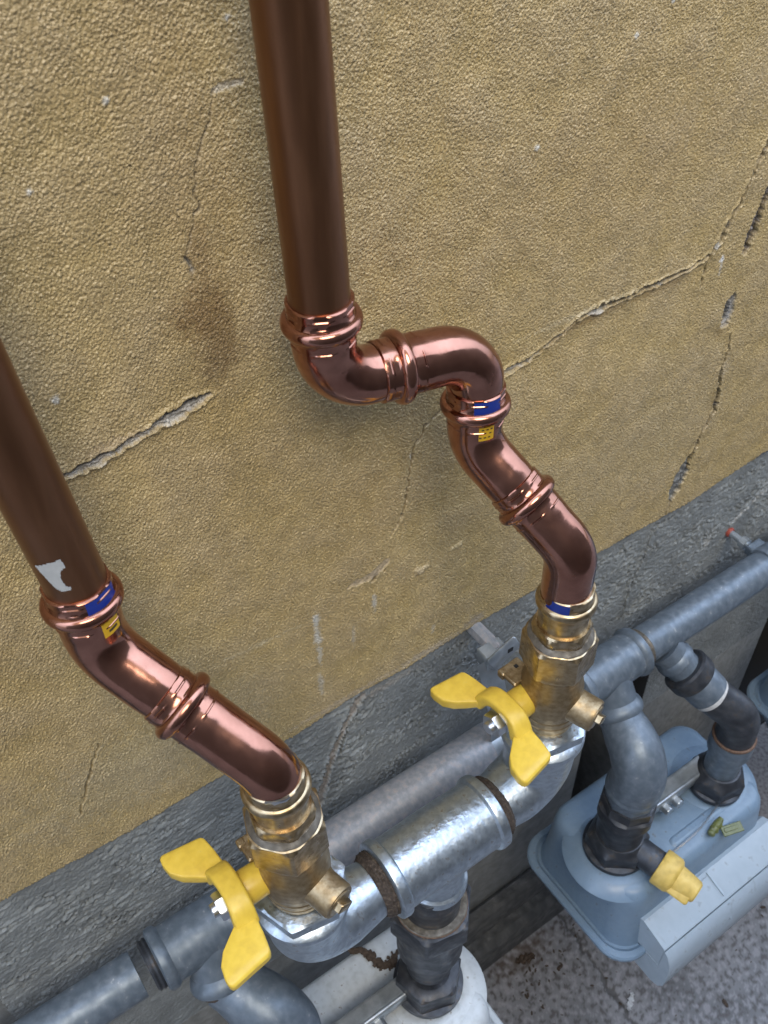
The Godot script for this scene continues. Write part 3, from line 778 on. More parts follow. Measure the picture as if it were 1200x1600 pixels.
func build_copper() -> void:
	# left riser: leans a little, two offset bends down to the left valve
	var a := thing("copper_gas_riser", Vector3(55, 1060, 55), "left copper gas pipe with torn white paper on its tube and one offset bend", "pipe", "copper gas risers")
	var ca := [Vector3(22, 1640, 50), Vector3(54.5, 1206, 55), Vector3(54.5, 1145, 58), Vector3(113, 1070, 146), Vector3(114.5, 1040, 146)]
	var tr := Trail.new(ca, [60.0, 36.0, 32.0], Vector3(0, 0, 1))
	var s_lip := 0.0
	for i in tr.p.size():
		if tr.p[i].y > 1201.0:
			s_lip = tr.l[i] + tr.p[i].y - 1201.0
	var mb := MB.new()
	sweep(mb, tr, [[0.0, 17.5], [s_lip + 6, 17.5]], 64, 12.0)
	var tube := commit(mb, "tube", mats["tube"], a, "dull brown tube")
	# arc length where the slanted run holds the second socket
	var s_c3 := 0.0
	for i in tr.p.size():
		if tr.p[i].y > 1137.0:
			s_c3 = tr.l[i]
	var s_two := s_c3 + 35.0
	var e1 := fitting(tr, s_lip, s_two + 5, "elbow", a)
	fitting(tr, s_two, tr.total - 1, "elbow", a)
	mb = MB.new()
	cyl_patch(mb, tr, e1[1], s_lip + 1.2, s_lip + 10.2, -1.0, 0.12, 0.12)
	commit(mb, "size_mark", mats["blue_mark"], e1[0], "blue painted band on the press lip")
	mb = MB.new()
	cyl_patch(mb, tr, e1[1], s_lip + 22.0, s_lip + 33.0, -0.74, -0.10, 0.15)
	commit(mb, "sticker", mats["yellow_mark"], e1[0], "small yellow gas sticker with dark print")
	mb = MB.new()
	cyl_patch(mb, tr, e1[1], s_lip + 28.5, s_lip + 30.3, -0.62, -0.28, 0.3)
	commit(mb, "print", mats["black_print"], e1[0])
	mb = MB.new()
	var poly := PackedVector2Array()
	for q in [[-61.6, 1232.8], [-32.1, 1236.1], [-10.0, 1237.0], [-9.4, 1230.3], [-18.8, 1228.9], [-23.6, 1224.3], [-23.3, 1216.6], [-15.3, 1215.0], [-18.9, 1212.6], [-34.7, 1213.0], [-41.5, 1215.4], [-52.0, 1225.0]]:
		poly.append(Vector2(deg_to_rad(-q[0]), s_lip + 1201.0 - q[1]))
	cyl_patch(mb, tr, [[0.0, 17.5], [2000.0, 17.5]], s_lip - 37.0, s_lip - 10.0, deg_to_rad(5), deg_to_rad(65), 0.25, poly)
	commit(mb, "paper_scrap", mats["paper"], tube, "torn grey white paper stuck to the tube")

	# right riser
	var b := thing("copper_gas_riser", Vector3(231, 1070, 46), "middle copper gas pipe that steps sideways in an S of elbows above the right valve", "pipe", "copper gas risers")
	var cb := [Vector3(215, 1700, 54), Vector3(231, 1253, 46), Vector3(331, 1249, 64), Vector3(331, 1172, 66), Vector3(363, 1108, 141), Vector3(363, 1055, 141.5)]
	tr = Trail.new(cb, [31.0, 30.0, 34.0, 30.0], Vector3(0, 0, 1))
	mb = MB.new()
	s_lip = cb[0].y - 1314.0
	sweep(mb, tr, [[0.0, 17.5], [s_lip + 6, 17.5]], 64, 12.0)
	commit(mb, "tube", mats["tube"], b, "dull brown tube")
	var s_b := tr.l[tr.l.size() - 1]
	var s_h := 0.0      # lip of the second elbow, on the sideways run
	var s_v := 0.0      # lip of the third, on the short drop
	var s_d := 0.0      # start of the slanted run
	for i in tr.p.size():
		if tr.p[i].x < 262.5 and tr.p[i].y < 1300:
			s_h = tr.l[i]
		if tr.p[i].y > 1219.5 and tr.p[i].x > 300:
			s_v = tr.l[i]
		if tr.p[i].y > 1160.5:
			s_d = tr.l[i]
	s_h += 2.0
	s_d += 24.0
	fitting(tr, s_lip, s_h + 5, "elbow", b)
	fitting(tr, s_h, s_v + 5, "elbow", b)
	var e3 := fitting(tr, s_v, s_d + 5, "elbow", b)
	fitting(tr, s_d, s_b - 1, "elbow", b)
	# frame turns with the pipe: find the angle that faces the camera at the third elbow
	var fr := tr.at(s_v + 5)
	var to_eye: Vector3 = (EYE * 1000.0 - fr[0])
	var face := atan2(to_eye.dot(fr[1].cross(fr[2])), to_eye.dot(fr[2]))
	mb = MB.new()
	cyl_patch(mb, tr, e3[1], s_v + 1.2, s_v + 10.2, face - 0.95, face + 0.03, 0.12)
	commit(mb, "size_mark", mats["blue_mark"], e3[0], "blue painted band on the press lip")
	mb = MB.new()
	cyl_patch(mb, tr, e3[1], s_v + 21.5, s_v + 33.0, face - 0.72, face - 0.16, 0.15)
	commit(mb, "sticker", mats["yellow_mark"], e3[0], "worn yellow gas sticker")
	mb = MB.new()
	for k in 9:
		var u := s_v + 23.0 + (k / 3) * 3.2
		var w := face - 0.66 + (k % 3) * 0.16 + 0.04 * (k / 3)
		if k != 4:
			cyl_patch(mb, tr, e3[1], u, u + 1.1, w, w + 0.09, 0.3)
	commit(mb, "print", mats["black_print"], e3[0])


# ---------------------------------------------------------------- valve
func build_valves() -> void:
	var at := Vector3(118, 906, 146)
	var v := thing("gas_ball_valve", at, "left brass gas valve with yellow butterfly handle, under the paper-marked copper pipe", "valve", "brass gas valves")
	var up := Vector3(0, 1, 0)
	var y := func(h: float) -> Vector3: return at + up * h
	var mb := MB.new()
	# body: from the lower thread ring to the big hexagon
	rod(mb, y.call(-14.0), y.call(200), [[0.0, 22.5], [13.0, 22.5], [13.4, 24.4], [18.0, 24.8], [19.0, 24.0], [20.0, 24.8], [26.0, 25.2], [27.0, 24.6], [28.0, 25.0], [34.0, 25.4], [44.0, 26.0], [54.0, 25.8], [60.0, 24.6], [65.0, 22.8], [76.0, 22.4], [82.0, 22.8]], 64, 30.0)
	commit(mb, "body", mats["cast_brass"], v)
	mb = MB.new()
	rod(mb, y.call(64.0), y.call(200), [[4.0, 22.0], [5.0, 26.4, 6, 25.4], [7.5, 29.4, 6, 25.8], [35.6, 29.4, 6, 25.8], [38.4, 26.8, 6, 25.6], [39.0, 25.0]], 96, 25.0, 0.35)
	commit(mb, "body_nut", mats["brass"], v)
	mb = MB.new()
	rod(mb, y.call(103.2), y.call(200), [[0.0, 25.6, 6, 25.0], [0.8, 25.2, 6, 24.4], [3.0, 22.8, 6, 22.4], [3.8, 22.0]], 96, 20.0, 0.35, Vector3(0.01, 0.02, 1), 0.1)
	commit(mb, "seal_ring", mats["seal_ring"], v)
	mb = MB.new()
	rod(mb, y.call(106.6), y.call(200), [[0.0, 22.4, 6, 20.8], [7.0, 23.4, 6, 20.8], [9.5, 22.0, 6, 20.7], [11.0, 20.6]], 96, 25.0, 0.2)
	var prof := press(0.0, 17.6, 23.0, 42.0)
	var flip := []
	for k in range(prof.size() - 1, -1, -1):
		var e: Array = prof[k].duplicate()
		e[0] = 42.0 - e[0]
		flip.append(e)
	rod(mb, y.call(115.0), y.call(200), flip, 72, 35.0)
	var sock := commit(mb, "press_socket", mats["brass"], v)
	mb = MB.new()
	var tr := Trail.new([y.call(157.0), y.call(100.0)], [], Vector3(0, 0, 1))
	# a test plug on a short side neck
	mb = MB.new()
	var yaw := deg_to_rad(16)
	var out := Vector3(sin(yaw), -0.06, cos(yaw)).normalized()
	var root := at + Vector3(0, 26, -2)
	rod(mb, root + out * 12.0, root + out * 60.0, [[0.0, 17.0], [10.0, 15.2], [14.0, 14.2], [30.0, 14.0], [31.6, 13.2], [31.7, 10.8], [27.0, 10.4]], 48, 30.0)
	commit(mb, "test_neck", mats["cast_brass"], v)
	mb = MB.new()
	rod(mb, root + out * 46.0, root + out * 80.0, [[-6.0, 10.6], [-2.0, 10.6], [-1.2, 10.0], [-1.1, 6.5]], 36, 30.0)
	block(mb, root + out * 45.5, Vector3(3.6, 7.4, 4.2), 0.8, Basis(out.cross(up).normalized(), out.cross(up).normalized().cross(out), -out).rotated(out, 0.75))
	commit(mb, "test_plug", mats["brass"], v)
	# stem, stop lug, handle, nut: the stem runs along the wall to the left
	var sy := at + Vector3(3.5, 29, -6)
	mb = MB.new()
	rod(mb, sy + Vector3(-14, 0, 0), sy + Vector3(-90, 0, 0), [[0.0, 15.5], [9.0, 13.5], [11.0, 12.6], [14.0, 12.4], [14.2, 8.0], [37.0, 6.0]], 40, 30.0)
	commit(mb, "stem", mats["cast_brass"], v)
	mb = MB.new()
	block(mb, sy + Vector3(-20, 11, -19), Vector3(11, 2.2, 10), 1.2)
	block(mb, sy + Vector3(-29, 10, -25), Vector3(3, 4.0, 3.5), 1.0)
	commit(mb, "stop_lug", mats["cast_brass"], v)
	mb = MB.new()
	block(mb, sy + Vector3(-17, 13.1, -22), Vector3(1.7, 0.3, 1.7), 0.2)
	commit(mb, "lug_hole", mats["dark_gap"], v)
	mb = MB.new()
	# hub and the arched strap
	rod(mb, sy + Vector3(-18, 0, 0), sy + Vector3(-80, 0, 0), [[0.0, 10.4], [0.3, 12.0], [1.5, 12.8], [27.0, 13.2], [32.0, 11.6]], 40, 35.0)
	block(mb, sy + Vector3(-19.5, -9, 12), Vector3(2.8, 2.2, 3.5), 0.8)
	var path := PackedVector3Array()
	var strap := PackedVector3Array()
	for k in 13:
		var u := k / 12.0 * 2.0 - 1.0
		var mid := sy + Vector3(-50.5 - 2.0 * u * u, 14.0 * (1 - u * u * u * u) - 1.0, u * 22.0)
		var tz := Vector3(0, -56.0 * u * u * u, 22.0).normalized()
		var nn := Vector3(1, 0, 0)
		var bb := tz.cross(nn)
		for q in rr(8.2 + 0.6 * u * u, 4.6 + 1.0 * u * u, 2.6, 3):
			strap.append(mid + nn * q.x + bb * q.y)
	mb.grid(strap, 16, 13, true, 40.0)
	for s in [-1.0, 1.0]:     # wings: narrow at the strap, wide and cut straight at the tip
		var W := PackedVector3Array()
		var rows := [[17.0, -44.5, 7.6, 4.8, 0.4], [21.0, -45.6, 8.4, 5.4, 0.1], [25.0, -48.6, 11.0, 6.0, -0.3], [31.0, -53.2, 15.0, 6.2, -0.5], [38.0, -56.2, 17.4, 6.2, -0.6], [46.0, -57.6, 17.6, 6.0, -0.6], [50.5, -57.8, 17.0, 5.7, -0.6], [52.6, -57.8, 15.8, 4.8, -0.6], [53.6, -57.8, 14.0, 3.2, -0.6]]
		for r_ in rows:
			for q in rr(r_[2], r_[3] * 0.86, 1.9, 3):
				W.append(sy + Vector3(r_[1] - 7.5 + q.x, r_[4] + q.y, s * r_[0] + s * (q.x - 2.0) * -0.12 * (r_[0] - 19.0) / 30.0))
		mb.grid(W, 16, rows.size(), true, 45.0, s < 0)
		var e := W.size() - 16
		mb.fan(W.slice(e), (W[e] + W[e + 8]) / 2, Vector3(0, 0, s))
	commit(mb, "handle", mats["yellow_plastic"], v)
	mb = MB.new()
	rod(mb, sy + Vector3(-50, -3, 0), sy + Vector3(-90, -3, 0), [[0.0, 11.5], [6.0, 11.5], [6.2, 10.6, 6, 9.0], [7.4, 11.6, 6, 9.2], [13.0, 11.6, 6, 9.2], [14.5, 9.8, 6, 9.1], [14.6, 5.4], [18.0, 5.2], [18.6, 4.6]], 72, 25.0, 0.5)
	commit(mb, "nut", mats["steel"], v)
	v.rotation = Vector3(0, 0, deg_to_rad(1.6))
	var v2 := copy(v, Vector3(364, 915, 142.5), "right brass gas valve with yellow butterfly handle, in front of the wall bracket")
	v2.rotation = Vector3(0, deg_to_rad(4), 0)
	here = at
	mb = MB.new()
	cyl_patch(mb, tr, prof, 0.9, 10.0, 0.75, 1.7, 0.14)
	commit(mb, "size_mark", mats["blue_mark"], v2.get_node("press_socket"), "dark blue band on the press lip")
	mb = MB.new()
	cyl_patch(mb, tr, prof, -0.1, 6.0, -0.05, 0.8, 0.16, PackedVector2Array([Vector2(-0.05, 0), Vector2(0.8, 0), Vector2(0.78, 2.5), Vector2(0.6, 2.0), Vector2(0.5, 4.4), Vector2(0.3, 2.2), Vector2(0.1, 3.0), Vector2(-0.04, 1.2)]))
	commit(mb, "solder_smear", mats["steel"], sock, "silvery smear on the press lip")


# ---------------------------------------------------------------- front galvanised run
func galv_elbow(mb: MB, x: float, z: float, to: float, lift: float) -> void:
	# vertical socket with a hexagon rim under the valve, bending towards +x or -x
	var ax := Vector3(x, 815, z)
	var tr := Trail.new([ax + Vector3(0, 88 + lift, 0), ax, ax + Vector3(to * 62, 0, 146 - z)], [30.0], Vector3(0, 0, 1))
	var L := tr.total
	sweep(mb, tr, [[0.0, 24.0], [0.3, 31.0, 6, 30.6], [1.8, 36.4, 6, 31.8], [11.5, 36.4, 6, 31.8], [13.0, 31.0], [15.5, 30.4], [17.0, 33.5], [19.5, 36.0], [24.0, 36.6], [28.0, 35.6], [31.5, 33.0], [50.0, 31.5], [L - 30, 29.0], [L - 10, 26.0], [L, 24.5]], 72, 4.0, 30.0, true, true, 0.35)


func build_manifold() -> void:
	var o := thing("galvanised_pipe", Vector3(247, 815, 146), "shiny galvanised tee and elbows joining the two brass valves", "pipe")
	var mb := MB.new()
	galv_elbow(mb, 118, 146, 1.0, -1.0)
	commit(mb, "elbow", mats["zinc"], o)
	mb = MB.new()
	galv_elbow(mb, 363, 142, -1.0, 5.0)
	commit(mb, "elbow", mats["zinc"], o)
	mb = MB.new()
	var c := Vector3(247, 815, 146)
	rod(mb, c + Vector3(-58, 0, 0), c + Vector3(99, 0, 0), [[0.0, 22.0], [0.5, 32.0], [2.0, 34.8], [7.5, 35.4], [10.0, 34.6], [12.0, 32.0], [20.0, 31.6], [58.0, 32.2], [96.0, 31.6], [104.0, 32.0], [106.0, 34.6], [108.5, 35.4], [114.0, 34.8], [115.5, 32.0], [116.0, 22.0]], 72, 30.0)
	rod(mb, c + Vector3(0, -10, 0), c + Vector3(0, -90, 0), [[0.0, 26.0], [36.0, 26.5], [44.0, 27.0], [46.5, 29.4], [53.0, 30.2], [56.0, 29.6], [57.5, 27.5], [57.6, 22.0]], 72, 30.0)
	commit(mb, "tee", mats["zinc"], o)
	for s in [-1, 1]:
		mb = MB.new()
		rod(mb, c + Vector3(s * 56.0, 0, 0), c + Vector3(s * 90.0, 0, 0), [[0.0, 28.0], [2.0, 29.4], [3.4, 28.6], [5.0, 29.6], [6.6, 28.2], [8.2, 28.8], [10.0, 27.0], [12.0, 25.4]], 72, 60.0, 0.0, Vector3(0.01, 0.02, 1), 0.45)
		commit(mb, "hemp_seal", mats["hemp"], o)
	# union below the tee, dark iron
	mb = MB.new()
	var b := Vector3(244, 757, 146)
	rod(mb, b, b + Vector3(0, -300, 0), [[-2.0, 22.0], [0.0, 24.0], [1.0, 30.0, 8, 27.5], [14.0, 30.0, 8, 27.5], [20.0, 29.0], [24.0, 28.0], [52.0, 27.5]], 80, 28.0)
	commit(mb, "union_tail", mats["iron"], o)
	mb = MB.new()
	rod(mb, b + Vector3(0, -50, 0), b + Vector3(0, -300, 0), [[0.0, 28.0], [0.4, 33.4], [1.2, 34.2], [2.2, 33.4]], 72, 30.0)
	commit(mb, "washer", mats["seal_ring"], o)
	mb = MB.new()
	rod(mb, b + Vector3(0, -51.6, 0), b + Vector3(0, -300, 0), [[0.0, 32.0], [0.2, 34.2], [0.9, 34.8], [1.6, 34.0]], 72, 30.0)
	commit(mb, "rust_ring", mats["rust"], o, "thin rusty ring of the union")
	mb = MB.new()
	rod(mb, b + Vector3(0, -54, 0), b + Vector3(0, -300, 0), [[0.0, 34.0], [0.5, 38.0, 6, 35.6], [2.5, 41.6, 6, 36.4], [30.0, 41.6, 6, 36.4], [34.0, 38.0, 6, 35.6], [36.0, 34.6], [76.0, 33.2], [92.0, 33.4], [95.0, 31.6], [97.0, 25.0], [104.0, 23.6], [146.0, 23.6]], 80, 28.0, 0.3)
	commit(mb, "union_nut", mats["iron"], o)
	mb = MB.new()
	rod(mb, Vector3(244, 541, 146), Vector3(244, 300, 146), [[0.0, 23.0], [0.8, 28.0], [3.0, 33.0, 6, 31.5], [6.0, 37.0, 6, 32.0], [32.0, 37.4, 6, 32.2], [33.0, 38.0], [40.0, 38.0]], 80, 28.0, 0.2)
	commit(mb, "meter_nut", mats["iron"], o)


# ---------------------------------------------------------------- rear header
func header_tee(mb: MB, x: float) -> Vector3:
	var c := Vector3(x, 736, 61)
	rod(mb, c + Vector3(-47, 0, 0), c + Vector3(99, 0, 0), [[0.0, 21.0], [0.4, 26.0], [2.0, 28.6], [7.0, 29.2], [9.5, 28.4], [12.0, 25.8], [47.0, 26.2], [82.0, 25.8], [84.5, 28.4], [87.0, 29.2], [92.0, 28.6], [93.6, 26.0], [94.0, 21.0]], 64, 30.0)
	var d := Vector3(-0.06, -0.80, 0.60).normalized()
	rod(mb, c + d * 8, c + d * 90, [[0.0, 24.0], [28.0, 24.6], [32.0, 27.5], [36.0, 29.0], [40.0, 29.2], [42.5, 28.2], [43.5, 25.0], [43.6, 20.0]], 64, 30.0)
	return c + d * 49


func build_header() -> void:
	var o := thing("galvanised_pipe", Vector3(400, 736, 61), "long dull grey supply pipe running along the plinth behind the valves", "pipe")
	var mb := MB.new()
	rod(mb, Vector3(-700, 736, 61), Vector3(2000, 736, 61), [[0.0, 21.2], [690.0, 21.2]], 64)
	commit(mb, "pipe", mats["old_zinc"], o)
	mb = MB.new()
	rod(mb, Vector3(96, 736, 61), Vector3(2000, 736, 61), [[0.0, 21.4], [1.0, 23.0], [3.0, 24.0], [286.0, 24.0], [296.0, 23.0], [302.0, 21.4], [420.0, 21.3]], 64)
	commit(mb, "pipe", mats["pink_zinc"], o, "rusty pinkish stretch of pipe")
	mb = MB.new()
	rod(mb, Vector3(566, 736, 61), Vector3(2000, 736, 61), [[0.0, 21.4], [1300.0, 21.4]], 64)
	commit(mb, "pipe", mats["old_zinc"], o)
	mb = MB.new()
	rod(mb, Vector3(590, 736, 61), Vector3(700, 736, 61), [[0.0, 21.5], [1.0, 23.2], [3.0, 22.4], [4.5, 23.4], [6.5, 22.2], [8.0, 23.0], [10.0, 21.4]], 64, 20.0, 0.0, Vector3(0.01, 0.02, 1), 0.2)
	commit(mb, "thread", mats["seal_ring"], o)
	mb = MB.new()
	rod(mb, Vector3(12, 736, 61), Vector3(-700, 736, 61), [[0.0, 23.2], [3.0, 24.2], [5.0, 22.8], [7.0, 23.8], [9.0, 22.4], [11.0, 23.2], [13.0, 21.2]], 64, 20.0)
	commit(mb, "thread", mats["iron"], o)
	for x in [54.0, 545.0, 979.0]:
		mb = MB.new()
		var e := header_tee(mb, x)
		commit(mb, "tee", mats["old_zinc"], o)
		# hemp and elbow down to the meter
		var d := Vector3(-0.06, -0.80, 0.60).normalized()
		mb = MB.new()
		rod(mb, e - d * 2.0, e + d * 60.0, [[0.0, 24.5], [2.0, 25.2], [5.0, 24.4], [7.0, 25.0], [9.0, 23.6]], 64, 60.0, 0.0, Vector3(0.01, 0.02, 1), 0.4)
		commit(mb, "hemp_seal", mats["hemp"], o)
		var xu := 81.0 if x < 300.0 else (526.0 if x < 700.0 else 961.0)
		var tr := Trail.new([e + d * 2.0, Vector3(xu + 3.0, 671, 150), Vector3(xu, 626, 146)], [40.0], Vector3(1, 0, 0))
		mb = MB.new()
		sweep(mb, tr, [[0.0, 24.0], [10.0, 24.4], [26.0, 27.4], [50.0, 29.4], [tr.total - 4, 29.8], [tr.total, 29.5]], 64, 3.0, 40.0)
		rod(mb, Vector3(xu, 634, 146), Vector3(xu, 0, 146), [[0.0, 29.0], [4.0, 30.8], [8.0, 31.0], [10.0, 30.0], [10.4, 28.0, 8, 27.0], [26.0, 28.6, 8, 26.6], [28.0, 27.0]], 64, 30.0)
		commit(mb, "elbow", mats["old_zinc"], o)
		mb = MB.new()
		rod(mb, Vector3(xu, 609, 146), Vector3(xu, 0, 146), [[0.0, 26.0], [0.5, 31.0, 8, 28.6], [16.0, 31.0, 8, 28.6], [18.0, 33.0, 6, 31.0], [34.0, 33.0, 6, 31.0], [37.0, 30.0], [40.0, 28.6], [84.0, 27.6], [88.0, 24.0], [90.0, 23.0], [110.0, 23.0]], 72, 28.0)
		commit(mb, "union_nut", mats["iron"], o)
		mb = MB.new()
		rod(mb, Vector3(xu, 528, 146), Vector3(xu, 0, 146), [[0.0, 25.0], [0.6, 29.0], [5.0, 31.0], [9.0, 33.5, 6, 32.2], [12.0, 38.0, 6, 33.0], [30.0, 38.4, 6, 33.0], [31.5, 39.0], [38.0, 39.0]], 80, 28.0, 0.9)
		commit(mb, "meter_nut", mats["iron"], o)
	# second connection of the right meter: nipple, coupling, elbow, tapered union
	mb = MB.new()
	var r := Vector3(628, 722, 70)
	var e2 := Vector3(684, 634, 156)
	var w := (e2 - r).normalized()
	rod(mb, r, e2, [[0.0, 22.0], [14.0, 21.0], [18.0, 23.0], [24.0, 23.0], [26.0, 20.4], [40.0, 20.4]], 56, 30.0)
	commit(mb, "outlet", mats["old_zinc"], o)
	mb = MB.new()
	rod(mb, r + w * 36.0, e2, [[0.0, 20.0], [0.6, 26.0], [3.0, 28.4], [16.0, 28.6], [20.0, 27.6], [21.0, 24.0]], 64, 30.0)
	commit(mb, "coupling", mats["iron"], o)
	mb = MB.new()
	rod(mb, r + w * 55.0, e2, [[0.0, 24.0], [2.0, 25.0], [27.0, 24.4], [28.0, 23.0]], 64, 30.0)
	commit(mb, "sleeve", mats["old_zinc"], o)
	mb = MB.new()
	rod(mb, r + w * 82.0, e2, [[0.0, 22.6], [1.0, 23.4], [6.0, 23.2], [7.0, 22.6]], 64, 30.0)
	commit(mb, "sealing_tape", mats["white_tape"], o)
	mb = MB.new()
	var tr2 := Trail.new([r + w * 86.0, e2 + Vector3(2, 8, 2), Vector3(688, 596, 158)], [30.0], Vector3(1, 0, 0))
	sweep(mb, tr2, [[0.0, 22.8], [10.0, 23.0], [tr2.total, 23.4]], 56, 3.0)
	commit(mb, "elbow", mats["iron"], o)
	mb = MB.new()
	rod(mb, Vector3(688, 603, 158), Vector3(688, 0, 158), [[0.0, 24.0], [0.5, 25.4], [2.0, 26.2], [4.0, 25.6]], 64, 30.0)
	commit(mb, "washer", mats["rust"], o, "rusty ring of the union")
	mb = MB.new()
	rod(mb, Vector3(688, 598, 158), Vector3(688, 0, 158), [[0.0, 25.8], [20.0, 26.4], [25.0, 26.0], [28.0, 22.6], [50.0, 21.5], [72.0, 21.0]], 64, 30.0)
	commit(mb, "union_tail", mats["old_zinc"], o)
	mb = MB.new()
	rod(mb, Vector3(688, 530, 158), Vector3(688, 0, 158), [[0.0, 22.0], [0.6, 24.0], [6.0, 27.0], [10.0, 31.0, 6, 29.5], [14.0, 34.5, 6, 30.0], [30.0, 34.5, 6, 30.0], [31.5, 34.0], [38.0, 34.0]], 80, 28.0, 0.3)
	commit(mb, "meter_nut", mats["iron"], o)


func build_brackets() -> void:
	var o := thing("pipe_bracket", Vector3(405, 840, 0), "rusty wall bracket with a holed lug behind the right valve", "bracket")
	var mb := MB.new()
	rod(mb, Vector3(402, 853, -2), Vector3(402, 853, 90), [[0.0, 8.5], [40.0, 8.5], [41.0, 7.0]], 8, 20.0)
	commit(mb, "stud", mats["pink_zinc"], o)
	mb = MB.new()
	block(mb, Vector3(397, 851, 36), Vector3(13, 9.0, 9), 1.0)
	block(mb, Vector3(401, 861, 47), Vector3(18, 12, 2.4), 2.0, Basis(Vector3(0, 0, 1), 0.45))
	commit(mb, "lug", mats["channel"], o)
	mb = MB.new()
	block(mb, Vector3(407, 864, 49.5), Vector3(3.2, 2.8, 0.5), 0.3)
	commit(mb, "lug_hole", mats["dark_gap"], o)
	# the strap: down from the lug and round the pipe
	mb = MB.new()
	var S := PackedVector3Array()
	var line := [Vector2(852, 40), Vector2(840, 46), Vector2(815, 55), Vector2(785, 68)]
	for k in 15:
		var t := 1.2 - k * 0.30
		line.append(Vector2(736 + 23.4 * sin(t), 61 + 23.4 * cos(t)))
	for q in line:
		for e in [[-13, 0.9], [13, 0.9], [13, -0.9], [-13, -0.9]]:
			var away := (Vector2(q.x - 736, q.y - 61)).normalized()
			S.append(Vector3(388 + e[0], q.x + away.x * e[1], q.y + away.y * e[1]))
	mb.grid(S, 4, line.size(), true, 30.0, false)
	commit(mb, "strap", mats["channel"], o)
	var p := thing("pipe_bracket", Vector3(814, 740, 0), "small pipe clamp bolt in a red wall plug at the right edge", "bracket")
	mb = MB.new()
	rod(mb, Vector3(814, 740, -3), Vector3(814, 740, 60), [[0.0, 6.6], [4.0, 6.6], [5.5, 5.4]], 24, 30.0)
	commit(mb, "wall_plug", mats["red_plastic"], p, "red plastic wall plug")
	mb = MB.new()
	rod(mb, Vector3(814, 740, 0), Vector3(814, 740, 60), [[0.0, 4.2], [18.0, 4.2], [18.2, 8.0, 6, 7.0], [27.0, 8.0, 6, 7.0], [27.2, 4.4], [40.0, 4.4]], 36, 25.0)
	commit(mb, "bolt", mats["channel"], p)
	mb = MB.new()
	rod(mb, Vector3(802, 736, 61), Vector3(900, 736, 61), [[0.0, 21.6], [0.5, 24.0], [23.0, 24.0], [23.5, 21.6]], 64, 30.0)
	block(mb, Vector3(814, 744, 38), Vector3(12, 7, 6), 1.5)
	commit(mb, "clamp", mats["old_zinc"], p)


